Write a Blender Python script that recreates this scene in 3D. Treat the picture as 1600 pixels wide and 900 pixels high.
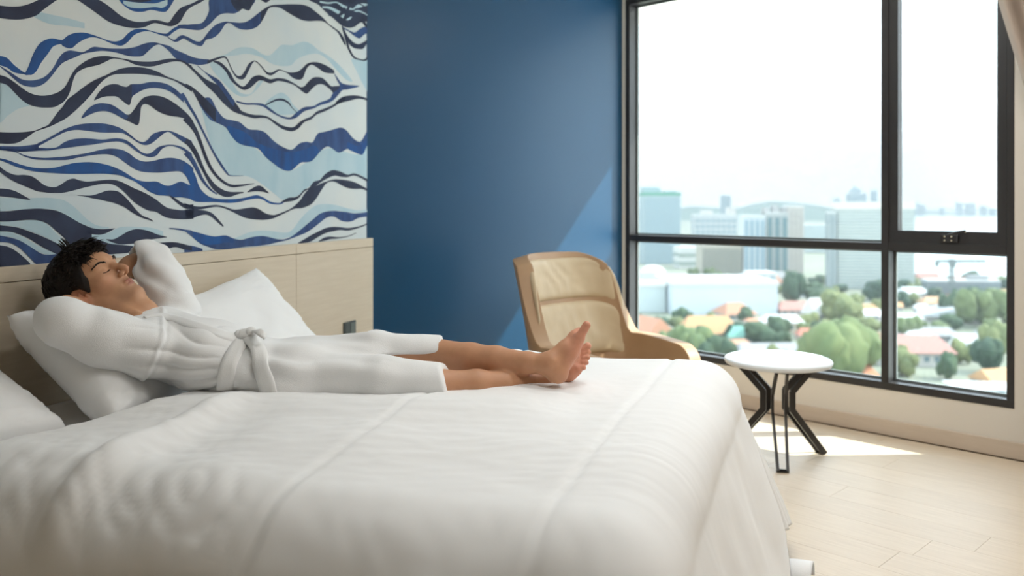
import bpy, bmesh, math, random
import numpy as np
from mathutils import Vector, Matrix, noise

for o in list(bpy.data.objects):
    bpy.data.objects.remove(o, do_unlink=True)
S = bpy.context.scene
COL = S.collection

# ------------------------------------------------------------------ camera
H, FX, HOR = 1.25, 1350.0, 318.0
cam = bpy.data.objects.new('camera', bpy.data.cameras.new('camera'))
COL.objects.link(cam)
cam.location = (0, 0, H)
cam.rotation_euler = (math.pi / 2, 0, 0)
cam.data.sensor_width = 36
cam.data.lens = FX / 1600 * 36
cam.data.shift_y = -(450 - HOR) / 1600
cam.data.clip_end = 20000
cam.data.dof.use_dof = True
cam.data.dof.focus_distance = 2.75
cam.data.dof.aperture_fstop = 2.2
S.camera = cam

# ------------------------------------------------------------------ light
S.view_settings.view_transform = 'Standard'
S.view_settings.look = 'None'
S.view_settings.gamma = 1
S.view_settings.use_curve_mapping = False
S.view_settings.exposure = 0.48
SKY = 4.2
FILL_W = 5.0  # power of each fill light added out of view on the ceiling
wd = bpy.data.worlds.new('sky'); S.world = wd; wd.use_nodes = True
nt = wd.node_tree; nt.nodes.clear()
tc = nt.nodes.new('ShaderNodeTexCoord'); sx = nt.nodes.new('ShaderNodeSeparateXYZ')
rp = nt.nodes.new('ShaderNodeValToRGB'); bg = nt.nodes.new('ShaderNodeBackground'); ow = nt.nodes.new('ShaderNodeOutputWorld')
nt.links.new(tc.outputs['Generated'], sx.inputs[0]); nt.links.new(sx.outputs['Z'], rp.inputs[0])
nt.links.new(rp.outputs[0], bg.inputs[0]); nt.links.new(bg.outputs[0], ow.inputs[0])
e = rp.color_ramp.elements
e[0].position = 0.0; e[0].color = (0.90, 0.95, 1.0, 1)
e[1].position = 1.0; e[1].color = (0.62, 0.76, 1.0, 1)
bg.inputs[1].default_value = SKY
EL = math.radians(42)
SUNDIR = Vector((-math.cos(EL), -0.04 * math.cos(EL), -math.sin(EL))).normalized()
sl = bpy.data.lights.new('sun', 'SUN'); sl.energy = 7.5; sl.angle = math.radians(0.6); sl.color = (1, .965, .90)
sun = bpy.data.objects.new('sun', sl); COL.objects.link(sun)
sun.rotation_euler = SUNDIR.to_track_quat('-Z', 'Y').to_euler()
sun.location = (10, 3, 14)
S.cycles.use_denoising = True
S.cycles.max_bounces = 10
S.cycles.diffuse_bounces = 5
S.cycles.glossy_bounces = 4
S.cycles.transparent_max_bounces = 12
S.cycles.volume_bounces = 0
S.cycles.sample_clamp_indirect = 8

# ------------------------------------------------------------------ helpers
def P(x, y, Y):
    """scene point seen at photo pixel (x, y) at depth Y"""
    return Vector(((x - 800) / FX * Y, Y, H - (y - HOR) / FX * Y))

def sl_(c):
    return tuple((v / 255 / 12.92 if v / 255 <= .04045 else ((v / 255 + .055) / 1.055) ** 2.4) for v in c)

MATS = {}
def mat(name, col, rough=.6, spec=.5, metal=0, noise_=None, bump=None, sheen=0, coat=0, attr=None, stretch=(1, 1, 1), objvar=0, sss=0):
    """procedural principled material; noise_ = (scale, second colour, contrast), bump = (scale, strength, distance)"""
    if name in MATS: return MATS[name]
    m = bpy.data.materials.new(name); m.use_nodes = True
    n = m.node_tree.nodes; L = m.node_tree.links; b = n['Principled BSDF']
    b.inputs['Base Color'].default_value = (*col, 1)
    b.inputs['Roughness'].default_value = rough
    b.inputs['Specular IOR Level'].default_value = spec
    b.inputs['Metallic'].default_value = metal
    if sheen: b.inputs['Sheen Weight'].default_value = sheen; b.inputs['Sheen Roughness'].default_value = .6
    if coat: b.inputs['Coat Weight'].default_value = coat; b.inputs['Coat Roughness'].default_value = .25
    if sss:
        b.inputs['Subsurface Weight'].default_value = sss
        b.inputs['Subsurface Radius'].default_value = (.010, .004, .002); b.inputs['Subsurface Scale'].default_value = 1
    t = n.new('ShaderNodeTexCoord'); mp = n.new('ShaderNodeMapping'); mp.inputs['Scale'].default_value = stretch
    L.new(t.outputs['Object'], mp.inputs['Vector'])
    csock = None
    if noise_:
        sc, c2, con = noise_
        nz = n.new('ShaderNodeTexNoise'); nz.inputs['Scale'].default_value = sc; nz.inputs['Detail'].default_value = 5
        L.new(mp.outputs[0], nz.inputs['Vector'])
        r = n.new('ShaderNodeValToRGB'); r.color_ramp.elements[0].position = .5 - .5 / con; r.color_ramp.elements[1].position = .5 + .5 / con
        r.color_ramp.elements[0].color = (*col, 1); r.color_ramp.elements[1].color = (*c2, 1)
        L.new(nz.outputs['Fac'], r.inputs[0]); csock = r.outputs[0]
    if attr:
        a = n.new('ShaderNodeVertexColor'); a.layer_name = attr
        if csock:
            mx = n.new('ShaderNodeMixRGB'); mx.blend_type = 'MULTIPLY'; mx.inputs[0].default_value = 1
            L.new(a.outputs[0], mx.inputs[1]); L.new(csock, mx.inputs[2]); csock = mx.outputs[0]
        else: csock = a.outputs[0]
    if objvar:
        oi = n.new('ShaderNodeObjectInfo'); hs = n.new('ShaderNodeHueSaturation')
        mr = n.new('ShaderNodeMapRange'); mr.inputs[3].default_value = 1 - objvar; mr.inputs[4].default_value = 1 + objvar
        L.new(oi.outputs['Random'], mr.inputs[0]); L.new(mr.outputs[0], hs.inputs['Value'])
        if csock: L.new(csock, hs.inputs['Color'])
        else: hs.inputs['Color'].default_value = (*col, 1)
        csock = hs.outputs[0]
    if csock: L.new(csock, b.inputs['Base Color'])
    if bump:
        sc, st, di = bump
        nz = n.new('ShaderNodeTexNoise'); nz.inputs['Scale'].default_value = sc; nz.inputs['Detail'].default_value = 4
        L.new(mp.outputs[0], nz.inputs['Vector'])
        bp = n.new('ShaderNodeBump'); bp.inputs['Strength'].default_value = st; bp.inputs['Distance'].default_value = di
        L.new(nz.outputs['Fac'], bp.inputs['Height']); L.new(bp.outputs[0], b.inputs['Normal'])
    MATS[name] = m
    return m

def tag(o, label=None, cat=None, group=None, kind=None):
    if label: o['label'] = label
    if cat: o['category'] = cat
    if group: o['group'] = group
    if kind: o['kind'] = kind
    return o

def wloc(o):
    v = Vector(o.location)
    while o.parent: o = o.parent; v += Vector(o.location)
    return v

def empty(name, loc, label=None, cat=None, group=None, kind=None):
    o = bpy.data.objects.new(name, None); COL.objects.link(o); o.location = loc
    o.empty_display_size = .1
    return tag(o, label, cat, group, kind)

def link(name, me, m, parent=None, smooth=False):
    """mesh in world coordinates -> one object (under parent when given)"""
    o = bpy.data.objects.new(name, me); COL.objects.link(o)
    if parent is not None:
        w = wloc(parent)
        me.transform(Matrix.Translation(-w)); o.parent = parent
    if m is not None:
        for k in (m if isinstance(m, (list, tuple)) else [m]): me.materials.append(k)
    if smooth: me.polygons.foreach_set('use_smooth', [True] * len(me.polygons))
    me.update()
    return o

def obj(name, bm, m, parent=None, smooth=False):
    me = bpy.data.meshes.new(name); bm.normal_update(); bm.to_mesh(me); bm.free()
    return link(name, me, m, parent, smooth)

def npobj(name, v, f, m, parent=None, smooth=True):
    me = bpy.data.meshes.new(name)
    me.from_pydata([tuple(map(float, p)) for p in v], [], [tuple(map(int, q)) for q in f])
    return link(name, me, m, parent, smooth)

def box(bm, x0, x1, y0, y1, z0, z1, M=None):
    vs = [bm.verts.new((M @ Vector(c)) if M else c) for c in
          ((x0, y0, z0), (x1, y0, z0), (x1, y1, z0), (x0, y1, z0), (x0, y0, z1), (x1, y0, z1), (x1, y1, z1), (x0, y1, z1))]
    det = M.to_3x3().determinant() if M else 1
    for q in ((0, 3, 2, 1), (4, 5, 6, 7), (0, 1, 5, 4), (1, 2, 6, 5), (2, 3, 7, 6), (3, 0, 4, 7)):
        bm.faces.new([vs[i] for i in (q if det > 0 else q[::-1])])
    return vs

def bev(bm, w, seg=2):
    bmesh.ops.bevel(bm, geom=list(bm.edges), offset=w, segments=seg, affect='EDGES', profile=.5)
    return bm

def B_(x0, x1, y0, y1, z0, z1, M=None, b=0, seg=2):
    bm = bmesh.new(); box(bm, x0, x1, y0, y1, z0, z1, M)
    if b: bev(bm, b, seg)
    return bm

def tube(bm, pts, rad, n=8, closed=False, flat=None):
    """tube along pts; rad number or list; flat = (normal, factor) squashes the section along normal"""
    pts = [Vector(p) for p in pts]; R = rad if isinstance(rad, (list, tuple)) else [rad] * len(pts)
    rings = []; prev = None
    for i, p in enumerate(pts):
        if closed: d = pts[(i + 1) % len(pts)] - pts[i - 1]
        else: d = pts[min(i + 1, len(pts) - 1)] - pts[max(i - 1, 0)]
        d.normalize()
        if prev is None:
            a = Vector((0, 0, 1)) if abs(d.z) < .9 else Vector((1, 0, 0))
            u = d.cross(a).normalized()
        else: u = (prev - d * prev.dot(d)).normalized()
        prev = u; v = d.cross(u)
        ring = []
        for k in range(n):
            off = (u * math.cos(2 * math.pi * k / n) + v * math.sin(2 * math.pi * k / n)) * R[i]
            if flat: off -= flat[0] * off.dot(flat[0]) * (1 - flat[1])
            ring.append(bm.verts.new(p + off))
        rings.append(ring)
    m = len(rings)
    for i in range(m if closed else m - 1):
        a, b = rings[i], rings[(i + 1) % m]
        for k in range(n): bm.faces.new((a[k], a[(k + 1) % n], b[(k + 1) % n], b[k]))
    if not closed:
        bm.faces.new(rings[0][::-1]); bm.faces.new(rings[-1])
    return bm

def lathe(bm, c, prof, n=32):
    """prof = [(r, z)] bottom to top round the vertical through c"""
    rings = []
    for r, z in prof:
        rings.append([bm.verts.new((c[0] + r * math.cos(2 * math.pi * k / n), c[1] + r * math.sin(2 * math.pi * k / n), c[2] + z)) for k in range(n)])
    for a, b in zip(rings, rings[1:]):
        for k in range(n): bm.faces.new((a[k], a[(k + 1) % n], b[(k + 1) % n], b[k]))
    bm.faces.new(rings[0][::-1]); bm.faces.new(rings[-1])
    return bm

def basis(o, ex, ey):
    ex = Vector(ex).normalized(); ey = Vector(ey).normalized(); ez = ex.cross(ey)
    M = Matrix((ex, ey, ez)).transposed().to_4x4(); M.translation = Vector(o)
    return M

def smooth_(e0, e1, x):
    t = np.clip((x - e0) / (e1 - e0), 0, 1); return t * t * (3 - 2 * t)
# ------------------------------------------------------------------ the room
ang = math.radians(19)
HD = Vector((math.sin(ang), math.cos(ang), 0))       # along the headboard, away from the camera
ND = Vector((math.cos(ang), -math.sin(ang), 0))      # out from the headboard = along the bed
O_ = Vector((-1.451, 2.925, 0))                      # foot of the headboard front, behind the head
WD = Vector((-.7025, .7117, 0))                      # along the window wall, away from the camera
OUT = Vector((.7117, .7025, 0))                      # outwards through the window
PW = Vector((2.4592731829573933, 4.2293233082706765, 0))

def bedP(t, s, z=0.0):
    p = O_ + ND * t + HD * s; return Vector((p.x, p.y, z))
def WP(t, d, z):
    p = PW + WD * t + OUT * d; return Vector((p.x, p.y, z))

CEIL = 2.75
corner_b = bedP(-.03, 2.035)
corner_c = WP(2.421, 0, 0)
corner_e = WP(-3.9, 0, 0)
corner_f = corner_e - OUT * 5.6
corner_g = bedP(-.03, -5.3)
white_wall = mat('warm_white_wall_paint', sl_((226, 218, 206)), .7, .3, bump=(60, .05, .002))
blue_wall = mat('satin_navy_wall_paint', (.003, .056, .132), .37, .5, bump=(90, .06, .002))
floor_m = mat('pale_oak_laminate', sl_((224, 206, 182)), .42, .45, noise_=(6, sl_((208, 188, 163)), 1.6), stretch=(1, 14, 1), objvar=.02)
black_al = mat('black_window_aluminium', sl_((46, 44, 44)), .4, .5)
ceil_m = mat('white_ceiling_paint', sl_((236, 234, 230)), .8, .2)

def wall(name, a, b, m, th=.2, z0=0, z1=CEIL):
    """wall from a to b, room on the left-hand side going a -> b"""
    d = (b - a).normalized(); nrm = Vector((d.y, -d.x, 0))
    bm = bmesh.new(); L = (b - a).length
    box(bm, 0, L, 0, th, z0, z1, basis(a, d, nrm) if False else Matrix((( d.x, nrm.x, 0, a.x), (d.y, nrm.y, 0, a.y), (0, 0, 1, 0), (0, 0, 0, 1))))
    bmesh.ops.recalc_face_normals(bm, faces=bm.faces)
    return tag(obj(name, bm, m), kind='structure')

# going round: f -> e -> c -> b -> g -> f keeps the room on the left
wall('wall_back', corner_c + (corner_c - corner_b).normalized() * .0, corner_b, blue_wall)
wall('wall_left', corner_b, corner_g, blue_wall)
wall('wall_near', corner_f, corner_e, white_wall)

poly = [corner_f, corner_e, corner_c, corner_b, corner_g]
cen = sum(poly, Vector()) / 5
def prism(pts, z0, z1):
    bm = bmesh.new()
    lo = [bm.verts.new((p.x, p.y, z0)) for p in pts]; hi = [bm.verts.new((p.x, p.y, z1)) for p in pts]
    bm.faces.new(lo[::-1]); bm.faces.new(hi)
    for i in range(len(pts)): bm.faces.new((lo[i], lo[(i + 1) % len(pts)], hi[(i + 1) % len(pts)], hi[i]))
    bmesh.ops.recalc_face_normals(bm, faces=bm.faces)
    return bm
big = [cen + (p - cen) * 1.04 for p in poly]
fl = tag(obj('floor', prism(big, -.13, -.008), mat('floor_joint', sl_((180, 158, 132)), .8)), kind='structure')
# planks run along the window wall; every one is a part of the floor
def inside(p):
    for i in range(5):
        a, b = poly[i], poly[(i + 1) % 5]
        if (b - a).cross(p - a).z < -.02: return False
    return True
rnd = random.Random(4)
PLW, PLL = .19, 1.22
me_pl = None
row = 0
d = -.03
while d > -6.3:
    off = rnd.random() * PLL
    t = -4.0 - off
    while t < 2.6:
        ccen = WP(t + PLL / 2, d - PLW / 2, 0)
        vis = True
        if any(inside(WP(t + a, d - b_, 0)) for a in (.05, PLL - .05) for b_ in (.02, PLW - .02)) and vis:
            if me_pl is None:
                bm = B_(-PLL / 2 + .0003, PLL / 2 - .0003, -PLW / 2 + .0003, PLW / 2 - .0003, -.008, 0, None, .0005, 1)
                o = obj('plank', bm, floor_m, fl); me_pl = o.data
            else:
                o = bpy.data.objects.new('plank', me_pl); COL.objects.link(o); o.parent = fl
            o.location = ccen; o.rotation_euler = (0, 0, math.atan2(WD.y, WD.x))
        t += PLL
    d -= PLW; row += 1
bm = prism(big, CEIL, CEIL + .15)
tag(obj('ceiling', bm, ceil_m), kind='structure')
wall('wall_front', corner_g, corner_f, white_wall)
glass = bpy.data.materials.new('clear_window_glass'); glass.use_nodes = True
n = glass.node_tree.nodes; L = glass.node_tree.links; n.clear()
tr = n.new('ShaderNodeBsdfTransparent'); tr.inputs[0].default_value = (.925, .965, .952, 1)
gl = n.new('ShaderNodeBsdfGlossy'); gl.inputs['Roughness'].default_value = .0
lw = n.new('ShaderNodeLayerWeight'); pw = n.new('ShaderNodeMath'); pw.operation = 'POWER'; pw.inputs[1].default_value = 5
fr = n.new('ShaderNodeMath'); fr.operation = 'MULTIPLY_ADD'; fr.inputs[1].default_value = .9; fr.inputs[2].default_value = .02
L.new(lw.outputs['Facing'], pw.inputs[0]); L.new(pw.outputs[0], fr.inputs[0]); mx = n.new('ShaderNodeMixShader'); oo = n.new('ShaderNodeOutputMaterial')
L.new(fr.outputs[0], mx.inputs[0]); L.new(tr.outputs[0], mx.inputs[1]); L.new(gl.outputs[0], mx.inputs[2]); L.new(mx.outputs[0], oo.inputs[0])
# window wall with its opening, in (t, d, z)
MW = Matrix(((WD.x, OUT.x, 0, PW.x), (WD.y, OUT.y, 0, PW.y), (0, 0, 1, 0), (0, 0, 0, 1)))
WZ0, WZ1, WT1 = .244, 2.65, 2.390
bm = bmesh.new()
for q in ((-3.9, 0, 0, CEIL), (0, 2.7, 0, WZ0), (0, 2.7, WZ1, CEIL), (WT1, 2.7, WZ0, WZ1)): box(bm, q[0], q[1], 0, .13, q[2], q[3], MW)
bmesh.ops.recalc_face_normals(bm, faces=bm.faces)
tag(obj('wall_right', bm, white_wall), kind='structure')
bm = B_(-.6, 2.9, .13, .86, WZ1 + .02, WZ1 + .12, MW); bmesh.ops.recalc_face_normals(bm, faces=bm.faces)
tag(obj('trim_1', bm, white_wall), kind='structure')     # concrete ledge over the outside of the window
bm = B_(-3.9, 2.421, -.014, 0, .0, .085, MW, .004); bmesh.ops.recalc_face_normals(bm, faces=bm.faces)
tag(obj('baseboard_right', bm, mat('pale_wood_baseboard', sl_((214, 198, 180)), .5, .4, noise_=(8, sl_((205, 188, 168)), 1.5), stretch=(1, 1, 8))), kind='structure')

w1 = tag(empty('window_1', WP(1.2, 0, WZ0)), kind='structure')
def wpart(name, qs, m, parent, b=.002):
    bm = bmesh.new()
    for q in qs: box(bm, *q, MW)
    bmesh.ops.recalc_face_normals(bm, faces=bm.faces)
    if b and len(qs) == 1: bev(bm, b, 1)
    return obj(name, bm, m, parent)
FB, FT = .284, 2.61                                      # frame inner edges
D0, D1 = -.004, .105
wpart('frame_sill', [(0, WT1, D0, D1, WZ0, FB)], black_al, w1)
wpart('frame_head', [(0, WT1, D0, D1, FT, WZ1)], black_al, w1)
wpart('frame_side', [(0, .034, D0, D1, FB, FT)], black_al, w1)
wpart('frame_side', [(WT1 - .036, WT1, D0, D1, FB, FT)], black_al, w1)
wpart('mullion', [(.607, .646, D0 - .002, D1, FB, FT)], black_al, w1)
wpart('transom', [(.646, WT1 - .036, D0 + .004, D1, .996, 1.036)], black_al, w1)
wpart('transom', [(.034, .607, D0 - .001, D1, .996, 1.042)], black_al, w1)
GD = .088
for q in ((.646, WT1 - .036, FB, .996), (.646, WT1 - .036, 1.036, FT), (.034, .607, FB, .996)):
    wpart('pane', [(q[0], q[1], GD, GD + .008, q[2], q[3])], glass, w1, 0)
# glazing beads round the fixed panes
bead = mat('grey_glazing_bead', sl_((120, 126, 124)), .45, .5)
for (a, b, c, d_) in ((.646, WT1 - .036, FB, .996), (.646, WT1 - .036, 1.036, FT), (.034, .607, FB, .996)):
    wpart('glazing_bead', [(a, a + .012, GD - .014, GD, c, d_), (b - .012, b, GD - .014, GD, c, d_), (a, b, GD - .014, GD, c, c + .012), (a, b, GD - .014, GD, d_ - .012, d_)], bead, w1)
sash = wpart('casement_sash', [(.034, .078, .004, .06, 1.042, FT), (.560, .607, .004, .06, 1.042, FT), (.078, .560, .004, .06, 1.042, 1.106), (.078, .560, .004, .06, FT - .06, FT)], black_al, w1)
wpart('pane', [(.078, .560, .035, .043, 1.106, FT - .06)], glass, sash, 0)
# latch on the sash
lt = bmesh.new()
box(lt, .255, .335, -.014, .004, 1.050, 1.090, MW)
bmesh.ops.recalc_face_normals(lt, faces=lt.faces); bev(lt, .003, 1)
latch = obj('latch', lt, black_al, sash)
lt = bmesh.new(); tube(lt, [WP(.30, -.018, 1.088), WP(.26, -.022, 1.103), WP(.215, -.020, 1.112)], [.006, .006, .005], 8)
obj('latch_lever', lt, black_al, sash)
lt = bmesh.new()
for (a, z) in ((.318, 1.060), (.318, 1.080), (.285, 1.060), (.285, 1.080), (.218, 1.106)):
    c = WP(a, -.016, z); bmesh.ops.create_uvsphere(lt, u_segments=8, v_segments=6, radius=.0042, matrix=Matrix.Translation(c))
obj('screw', lt, mat('brass_screw', (.75, .68, .5), .3, .5, 1), sash)

# ------------------------------------------------------------------ added fill lights on the ceiling, brightening the room beyond its window daylight
fill_glow = bpy.data.materials.new('fill_disc_glow'); fill_glow.use_nodes = True
b_ = fill_glow.node_tree.nodes['Principled BSDF']; b_.inputs['Emission Color'].default_value = (1, .93, .84, 1); b_.inputs['Emission Strength'].default_value = 6
b_.inputs['Base Color'].default_value = (.9, .9, .88, 1)
for k, (x, y) in enumerate(((.5, 3.1), (1.8, 2.7), (1.5, 1.4), (.3, 1.9), (2.8, 2.2), (1.4, 3.9))):
    lp = empty('ceiling_fill', (x, y, CEIL), 'added fill light, a round glowing disc under the ceiling', 'lamp', 'added fill lights')
    obj('rim', lathe(bmesh.new(), (x, y, CEIL), [(.20, -.008), (.215, -.004), (.215, 0)], 32), ceil_m, lp)
    obj('diffuser', lathe(bmesh.new(), (x, y, CEIL), [(.185, -.010), (.19, -.008)], 32), fill_glow, lp)
    ld = bpy.data.lights.new('fill_light', 'AREA'); ld.shape = 'DISK'; ld.size = .36; ld.energy = FILL_W; ld.color = (.93, .97, 1)
    lo_ = bpy.data.objects.new('fill_light', ld); COL.objects.link(lo_); lo_.parent = lp; lo_.location = (0, 0, -.014)
# ------------------------------------------------------------------ the town below the window
GZ = -50.0
def gY(y): return (H - GZ) * FX / (y - HOR)          # depth of the ground seen at photo row y
haze = bpy.data.materials.new('thin_haze'); haze.use_nodes = True
n = haze.node_tree.nodes; n.clear()
va_ = n.new('ShaderNodeVolumeAbsorption'); va_.inputs['Density'].default_value = 2.3e-4; va_.inputs['Color'].default_value = (0, 0, 0, 1); ad_ = n.new('ShaderNodeAddShader')
vs_ = n.new('ShaderNodeVolumeScatter'); vs_.inputs['Density'].default_value = 1.5e-4; vs_.inputs['Color'].default_value = (.88, .98, 1, 1); vs_.inputs['Anisotropy'].default_value = .0
oo = n.new('ShaderNodeOutputMaterial'); haze.node_tree.links.new(vs_.outputs[0], ad_.inputs[0]); haze.node_tree.links.new(va_.outputs[0], ad_.inputs[1]); haze.node_tree.links.new(ad_.outputs[0], oo.inputs['Volume'])
bm = B_(-900, 3200, 60, 7000, GZ - 20, 420)
hz = tag(obj('haze', bm, haze), 'thin pale haze hanging over the town and bay', 'haze', kind='stuff')
hz.visible_shadow = True

tc_ = {}
def cm(name, c, rough=.8, var=0, nz=None):
    fa = .58 if name[:4] == 'leaf' else .76
    k = lambda q: tuple(v * fa for v in sl_(q))
    return mat('town_' + name, k(c), rough, .3, objvar=var, noise_=(nz[0], tuple(v * fa for v in nz[1]), nz[2]) if nz else None)
ground_m = cm('ground', (150, 148, 134), .9, 0, (.02, sl_((120, 130, 104)), 1.4))
bm = B_(-1500, 6000, 60, 612, GZ - 6, GZ)
tag(obj('ground', bm, ground_m), kind='structure')
shore = [(-1500, 612), (262, 612), (1300, 3000), (1300, 3600), (-1500, 3600)]
bm = prism([Vector((a, b, 0)) for a, b in shore], GZ - 6, GZ - .3)
tag(obj('ground', bm, ground_m), kind='structure')
bm = B_(-1500, 9000, 600, 9500, GZ - 8, GZ - 2)
tag(obj('sea', bm, mat('town_sea', sl_((186, 200, 200)), .3, .5)), kind='structure')
def hills(name, prof, Y, depth, c):
    bm = bmesh.new(); a = []; 
    pr = []
    for (x0, y0), (x1, y1) in zip(prof, prof[1:]):
        for k in range(4): pr.append((x0 + (x1 - x0) * k / 4, y0 + (y1 - y0) * k / 4 + (noise.noise((x0 + k, 1, 2)) * 1.2)))
    rows = []
    for j, (fz, dy) in enumerate(((0, -depth), (.55, -depth * .55), (.88, -depth * .2), (1, 0), (.5, depth * .6))):
        r = []
        for x, y in pr:
            p = P(x, y, Y); zt = p.z - GZ
            q = noise.noise((p.x * .004, dy * .01, 3)) * .12 * math.sin(fz * 3.1)
            r.append(bm.verts.new((p.x, Y + dy, GZ - 3 + zt * (fz + q))))
        rows.append(r)
    for r0, r1 in zip(rows, rows[1:]):
        for k in range(len(r0) - 1): bm.faces.new((r0[k], r0[k + 1], r1[k + 1], r1[k]))
    bmesh.ops.recalc_face_normals(bm, faces=bm.faces)
    return tag(obj(name, bm, c, None, True), kind='structure')
hill_m = cm('hill_forest', (66, 92, 80), .95, 0, (.01, sl_((84, 108, 92)), 1.5))
hills('hills', [(900, 335), (985, 330), (1040, 326), (1080, 321), (1120, 323), (1150, 324), (1180, 317), (1205, 313), (1240, 315), (1280, 320), (1310, 328), (1340, 338), (1365, 352)], 3100, 500, hill_m)
hills('hills', [(1300, 350), (1360, 335), (1413, 328), (1450, 329), (1480, 333), (1520, 336), (1560, 338), (1640, 336), (1700, 344), (1760, 350)], 4600, 500, hill_m)

FOOT = []
LAND = [(1035, 412, 'broad hotel tower'), (1128, 436, 'grey beige block'), (1226, 434, 'twin towers'), (1360, 452, 'great white tower'), (1130, 492, 'long white hall'), (1025, 490, 'white shed'), (1193, 448, 'white plant room'), (1507, 466, 'grey apartment block'), (1033, 546, 'terracotta gable'), (1112, 531, 'tan hipped roof'), (1152, 552, 'small orange roof'), (1206, 556, 'long low grey shed'), (1225, 520, 'cream two-storey house'), (1250, 492, 'long rosy roof'), (1288, 503, 'steep white gable'), (1318, 602, 'great yellow green tree'), (1238, 476, 'tall grey green tree'), (1345, 602, 'orange roof by the mullion'), (1432, 573, 'dusty pink roof'), (1447, 534, 'grey roofed shed'), (1490, 506, 'slanting pale warehouse'), (1418, 512, 'white flat-fronted house'), (1432, 472, 'bright white house'), (1462, 484, 'small orange house under the crane'), (1545, 622, 'nearest white flat roof'), (1500, 640, 'pale green canopy'), (1515, 560, 'grey house between dark trees'), (1484, 592, 'single dark round tree'), (1546, 582, 'large dark tree at the right edge')]
USED = set()
def place_label(x, y, what):
    # what stands where: named by the nearest landmark, or None when that does not single it out
    for d, lx, ly, nm in sorted((math.hypot(x - a, (y - b) * 1.6), a, b, c) for a, b, c in LAND):
        if d > 120: break
        rel = ('left of' if x < lx else 'right of') if abs(x - lx) > abs(y - ly) * 1.6 else ('in front of' if y > ly else 'beyond')
        far_ = '' if d < 45 else 'some way '
        lb = '%s %s%s the %s' % (what, far_, rel, nm)
        if lb not in USED: USED.add(lb); return lb
    return None
def free_spot(x, y, r, add=True):
    if any(math.hypot(x - a, y - b) < r + c for a, b, c in FOOT): return False
    if add: FOOT.append((x, y, r))
    return True
def bldg(x0, x1, yt, yb, col, label, name='tower_block', dep=.7, yaw=0, floors=0, bays=0, win=None, roof=None, group=None, Y=None, cat='building', rec=.5, extra=None):
    """a block seen between columns x0..x1 and rows yt..yb; front facade with real window openings"""
    Y = Y or gY(yb); xc = (x0 + x1) / 2
    base = P(xc, yb, Y); base.z = GZ
    w = (x1 - x0) / FX * Y; h = P(xc, yt, Y).z - GZ; d = w * dep
    root = empty(name, base, label, cat, group)
    for q in range(5): FOOT.append((base.x + w * (q / 4 - .5), base.y + d / 2, max(d / 2, w / 8)))
    M = Matrix.Translation(base) @ Matrix.Rotation(math.radians(yaw), 4, 'Z')
    bm = B_(-w / 2, w / 2, 0, d, 0, h, M)
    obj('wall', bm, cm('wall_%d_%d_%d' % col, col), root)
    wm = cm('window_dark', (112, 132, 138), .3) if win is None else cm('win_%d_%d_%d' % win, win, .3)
    if floors and bays:
        bm = bmesh.new(); fh = h / (floors + .6); bw = w / (bays + .3)
        for i in range(floors):
            for j in range(bays):
                cx = -w / 2 + bw * (.65 + j); cz = fh * (.6 + i)
                box(bm, cx - bw * .36, cx + bw * .36, -.25, .1, cz - fh * .28, cz + fh * .28, M)
        for i in range(floors):
            cz = fh * (.6 + i)
            for j in range(max(2, int(bays * dep))):
                bd = d / (max(2, int(bays * dep)) + .3); cy = bd * (.65 + j)
                for sgn in (-1, 1):
                    X_ = sgn * w / 2
                    box(bm, X_ - .2, X_ + .2, cy - bd * .34, cy + bd * .34, cz - fh * .28, cz + fh * .28, M)
        tag(obj('window', bm, wm, root), kind='stuff')
    elif floors:
        bm = bmesh.new(); fh = h / (floors + .4)
        for i in range(floors):
            cz = fh * (.6 + i); box(bm, -w / 2 - .3, w / 2 + .3, -.3, d + .3, cz - fh * .22, cz + fh * .22, M)
        tag(obj('window_band', bm, wm, root), kind='stuff')
    if bays and not floors:
        bm = bmesh.new(); bw = w / bays
        for j in range(bays):
            cx = -w / 2 + bw * (.5 + j); box(bm, cx - bw * .28, cx + bw * .28, -.4, .1, h * .05, h * .94, M)
        tag(obj('window_bay', bm, wm, root), kind='stuff')
    if roof: obj('roof', B_(-w / 2 - .4, w / 2 + .4, -.4, d + .4, h, h + roof[1], M), cm('roof_%d_%d_%d' % roof[0], roof[0]), root)
    else: obj('parapet', B_(-w / 2, w / 2, -.15, d, h, h + max(.8, h * .02), M), cm('parapet', (205, 205, 200)), root)
    if extra: extra(root, M, w, h, d)
    return root
pale = (176, 178, 176)
def roofbox(col, *qs):
    def f(root, M, w, h, d):
        for (a, b, c) in qs: obj('rooftop_block', B_(w * a, w * b, d * .2, d * .8, h, h + h * c, M), cm('wall_%d_%d_%d' % col, col), root)
    return f
bldg(1006, 1064, 306, 413, (168, 180, 182), 'broad hotel tower with green roof band beside the left window frame', 'hotel_tower', .6, 4, 18, 14, (120, 148, 156), ((96, 150, 128), 3), extra=roofbox((150, 170, 170), (-.5, -.02, .13), (.1, .42, .07)))
bldg(1062, 1096, 388, 415, (205, 205, 198), 'low white podium at the foot of the broad hotel tower', 'podium', 1.2, 4, 2, 0, (150, 160, 150), Y=680)
bldg(1085, 1152, 336, 380, (186, 188, 186), 'wide pale block with rooftop boxes below the wooded hill', 'office_block', .5, -3, 6, 8, (140, 158, 164), Y=900, extra=roofbox((196, 190, 182), (-.3, -.05, .12), (.3, .48, .2)))
bldg(1097, 1160, 386, 436, (172, 166, 150), 'grey beige block with tall vertical window bays', 'office_block', .6, 3, 0, 12, (128, 128, 116), ((190, 182, 166), 3))
bldg(1162, 1196, 338, 436, (190, 196, 196), 'slim white tower with blue glass stripes left of the twin towers', 'tower_block', .9, 0, 0, 4, (132, 158, 168))
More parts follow.
